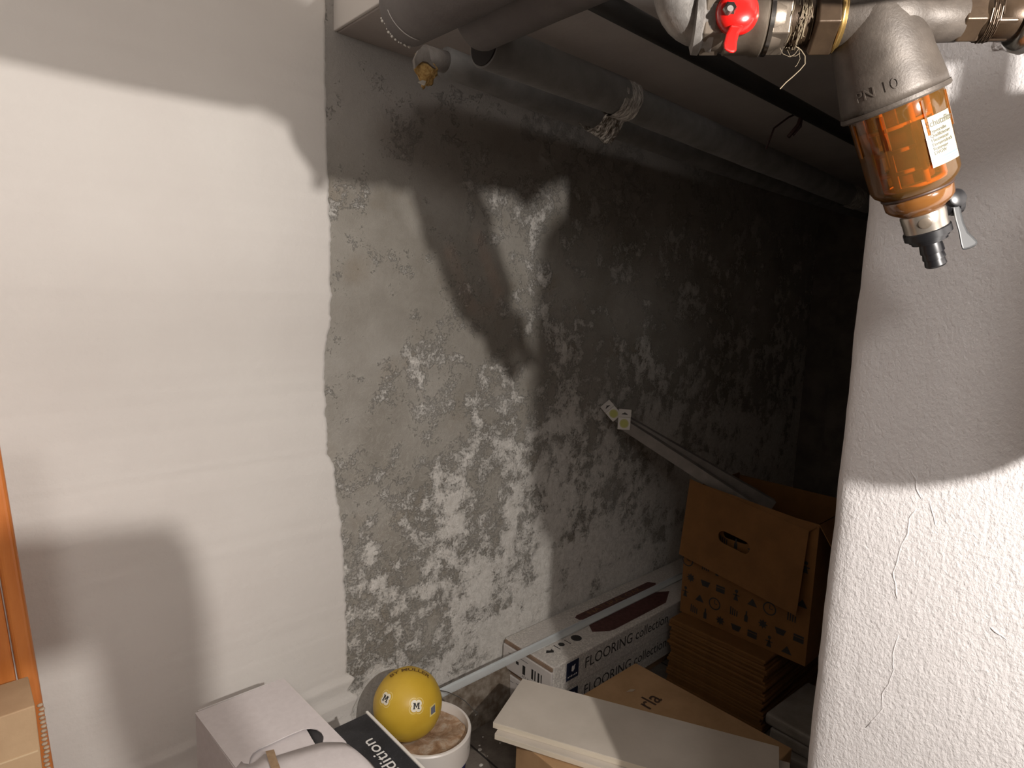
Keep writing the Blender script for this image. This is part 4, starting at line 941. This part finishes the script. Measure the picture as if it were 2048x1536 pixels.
# two long packs leaning out of the box towards the wall
m_sleeve = mottled('dull_white_sleeve', (0.19, 0.17, 0.155), (0.25, 0.225, 0.205), 0.6, scale=20, bd=0.0)
m_lime = mat('lime_print', (0.42, 0.42, 0.10), 0.5)
def longpack(p0, p1, half, label, upv, tabdir=1):
    t = thing('boxed_blind', label, 'package', p0, 'long packs leaning in the moving box')
    d = (p1 - p0).normalized(); u = (upv - d * upv.dot(d)).normalized(); w_ = d.cross(u)
    if w_.dot(RIGHT) < 0: w_ = -w_
    bm = NB(); q = [p0 + u * half + w_ * half, p0 - u * half + w_ * half, p0 - u * half - w_ * half, p0 + u * half - w_ * half]; quadbox(bm, q, p1 - p0); obj('sleeve', bm, m_sleeve, t, bevel=0.002)
    # cap of white card at the upper end, turned to the viewer, with round lime print and hang tab
    nrm = (EYE - p1).normalized(); 
    e1 = (RIGHT - nrm * RIGHT.dot(nrm)).normalized(); e2 = nrm.cross(e1)
    rr = 0.35 * tabdir
    c_, s_2 = math.cos(rr), math.sin(rr); E1 = e1 * c_ + e2 * s_2; E2 = -e1 * s_2 + e2 * c_
    cc = p1 + nrm * (half * 1.35) + d * (half * 0.3)
    f = lambda x, y, z: cc + E1 * x + E2 * y + nrm * (z + 0.001)
    h = half * 1.12
    bm = NB(); quadbox(bm, [f(-h, -h, 0), f(h, -h, 0), f(h, h, 0), f(-h, h, 0)], -nrm * (half * 1.2)); cp = obj('end_cap', bm, mat('white_cap', (0.62, 0.59, 0.55), 0.5), t, bevel=0.002)
    bm = NB(); annulus(bm, ring_pts(0, 0, h * 0.72, 24), ring_pts(0, 0, h * 0.62, 24), lambda x, y, z: f(x, y, 0.0008)); poly_bm([rectp(-h * 0.45, h * 0.16, h * 0.45, h * 0.30), rectp(-h * 0.45, -h * 0.22, h * 0.45, -h * 0.08)], lambda x, y, z: f(x, y, 0.0008), bm)
    fan(bm, ring_pts(0, 0, h * 0.6, 24), lambda x, y, z: f(x, y, 0.0004)); obj('round_print', bm, m_lime, cp)
    bm = NB(); quadbox(bm, [f(-h, h * 1.02, 0), f(h, h * 1.02, 0), f(h, h * 2.3, 0), f(-h, h * 2.3, 0)], -nrm * 0.0012); tb_ = obj('hang_tab', bm, mat('white_tab', (0.55, 0.52, 0.49), 0.5), cp)
    bm = poly_bm([[(-h * .5, h * 1.45), (h * .5, h * 1.45), (h * .35, h * 1.62), (h * .15, h * 1.66), (0, h * 1.85), (-h * .15, h * 1.66), (-h * .35, h * 1.62)]], lambda x, y, z: f(x, y, 0.0007)); obj('euro_slot', bm, m_print, tb_)
    return t
e_a = on(1251, 849, 1, 1.60); s_a = on(1520, 1025, 0, 2.40)
longpack(s_a, e_a, 0.0235, 'long white boxed rod leaning out of the moving box, front of the two', V((0, 0, 1)), -0.25)
e_b = on(1230, 829, 1, 1.655); s_b = on(1545, 1010, 0, 2.52)
longpack(s_b, e_b, 0.0225, 'long white boxed rod behind the front one, its tab tilted', V((0, 0, 1)), 2.0)

# pale packets by the foot of the right wall
m_pkt = mottled('dull_white_packet', (0.19, 0.165, 0.14), (0.26, 0.235, 0.205), 0.6, scale=15, bd=0.001, bs=30)
for k, (x0, y0, x1, y1, z0, z1, r) in enumerate(((2.10, 0.52, 2.42, 0.86, 0.0, 0.055, 0.10), (2.12, 0.53, 2.44, 0.87, 0.056, 0.105, 0.02), (2.11, 0.54, 2.43, 0.88, 0.106, 0.150, -0.06))):
    bm = NB(); box(bm, (x0, y0, z0), (x1, y1, z1), r)
    lb_ = ('lowest', 'middle', 'topmost')[k]
    tag(obj('paper_packet', bm, m_pkt, bevel=0.012, seg=3, loc=(2.27, 0.7, z0)), 'dull white packet, %s of the three stacked beside the rough white wall end' % lb_, 'packet', 'stacked white packets')

# ---------------------------------------------------------------- left edge: orange panel and brown carton
m_or = mottled('varnished_orange_board', (0.42, 0.115, 0.022), (0.62, 0.22, 0.055), 0.35, scale=4, bd=0.0008, bs=12, stretch=(4, 4, 0.6), Coat_Weight=0.3)
to = thing('orange_panel', 'tall orange-brown varnished panel leaning at the left edge of the picture', 'panel', (0.0, 1.32, 0.0))
yp = 1.30
eT = on(-14, 806, 1, yp); eB = on(108, 1536, 1, yp); dE = (eT - eB) / (eT.z - eB.z)
pz = lambda z, off=0.0, y=yp: V((eB.x + dE.x * (z - eB.z) + off, y, z))
zt_ = 1.40
bm = NB(); quadbox(bm, [pz(0, -0.030), pz(zt_, -0.030), pz(zt_, -0.62), pz(0, -0.62)], (0, 0.03, 0)); obj('panel_board', bm, m_or, to, bevel=0.004)
bm = NB(); quadbox(bm, [pz(0, 0.0, yp - .006), pz(zt_, 0.0, yp - .006), pz(zt_, -0.028, yp - .006), pz(0, -0.028, yp - .006)], (0, 0.042, 0)); obj('edge_rail', bm, m_or, to, bevel=0.008, seg=4)
tc = thing('cardboard_box', 'brown cardboard box with a torn corrugated edge at the lower left corner', 'box', (-0.2, 1.15, 0.0))
yc = 1.16
kA = on(62, 1350, 1, yc + 0.1); kA.y = yc; kB = on(96, 1536, 1, yc)
bm = NB(); xr0 = kA.x; zt2 = kA.z
quadbox(bm, [V((xr0 - 0.004, yc, zt2)), V((xr0 - 0.50, yc, zt2 - 0.01)), V((xr0 - 0.50, yc, 0)), V((xr0 + (kB.x - kA.x) / (kB.z - kA.z) * (0 - kA.z) * 0.5, yc, 0))], (0, 0.10, 0))
m_tan = mottled('tan_cardboard', (0.33, 0.215, 0.12), (0.40, 0.27, 0.155), 0.8, scale=10, bd=0.0004, bs=90)
obj('carton_body', bm, m_tan, tc, bevel=0.002)
bm = NB(); dz = 0.0075; z = zt2 - 0.002; sl = (kB.x - kA.x) / (kB.z - kA.z)
while z > 0.3:
    x = xr0 + sl * 0.55 * (z - zt2); sphere(bm, (x + 0.003 + random.uniform(-.001, .001), yc - 0.001, z), 0.0034, 8, 6, (1.3, 1, 0.8)); z -= dz
obj('corrugated_edge', bm, mottled('pale_corrugation', (0.26, 0.19, 0.13), (0.40, 0.31, 0.22), 0.8, scale=90, bd=0.0), tc, smooth=True)
bm = NB(); q = [on(0, 1527, 1, yc - 0.001), on(76, 1500, 1, yc - 0.001), on(76, 1503, 1, yc - 0.001), on(0, 1530, 1, yc - 0.001)]; quadbox(bm, q, (0, 0.0015, 0)); obj('fold_line', bm, mat('pale_fold', (0.50, 0.37, 0.23), 0.7), tc)

# ---------------------------------------------------------------- crumbs on the floor
m_crumb = mat('white_plaster_crumb', (0.6, 0.57, 0.52), 0.8)
for ci, (u, v, s) in enumerate(((960, 1499, .006), (959, 1491, .003), (962, 1530, .006), (966, 1474, .003), (1000, 1486, .003), (975, 1512, .002), (1003, 1440, .002))):
    p = on(u, v, 2, s * 0.3); bm = NB(); blob(bm, p, s * 1.2, s, s * 0.5, u, 0.4, 10, 8)
    tag(obj('plaster_crumb', bm, m_crumb, loc=p), ('larger white plaster crumb right of the bucket, beside its label' if ci == 0 else 'larger white plaster crumb right of the bucket, at the picture bottom' if ci == 2 else 'tiny white plaster crumb on the dark floor between bucket and boards'), 'debris', 'plaster crumbs by the bucket')
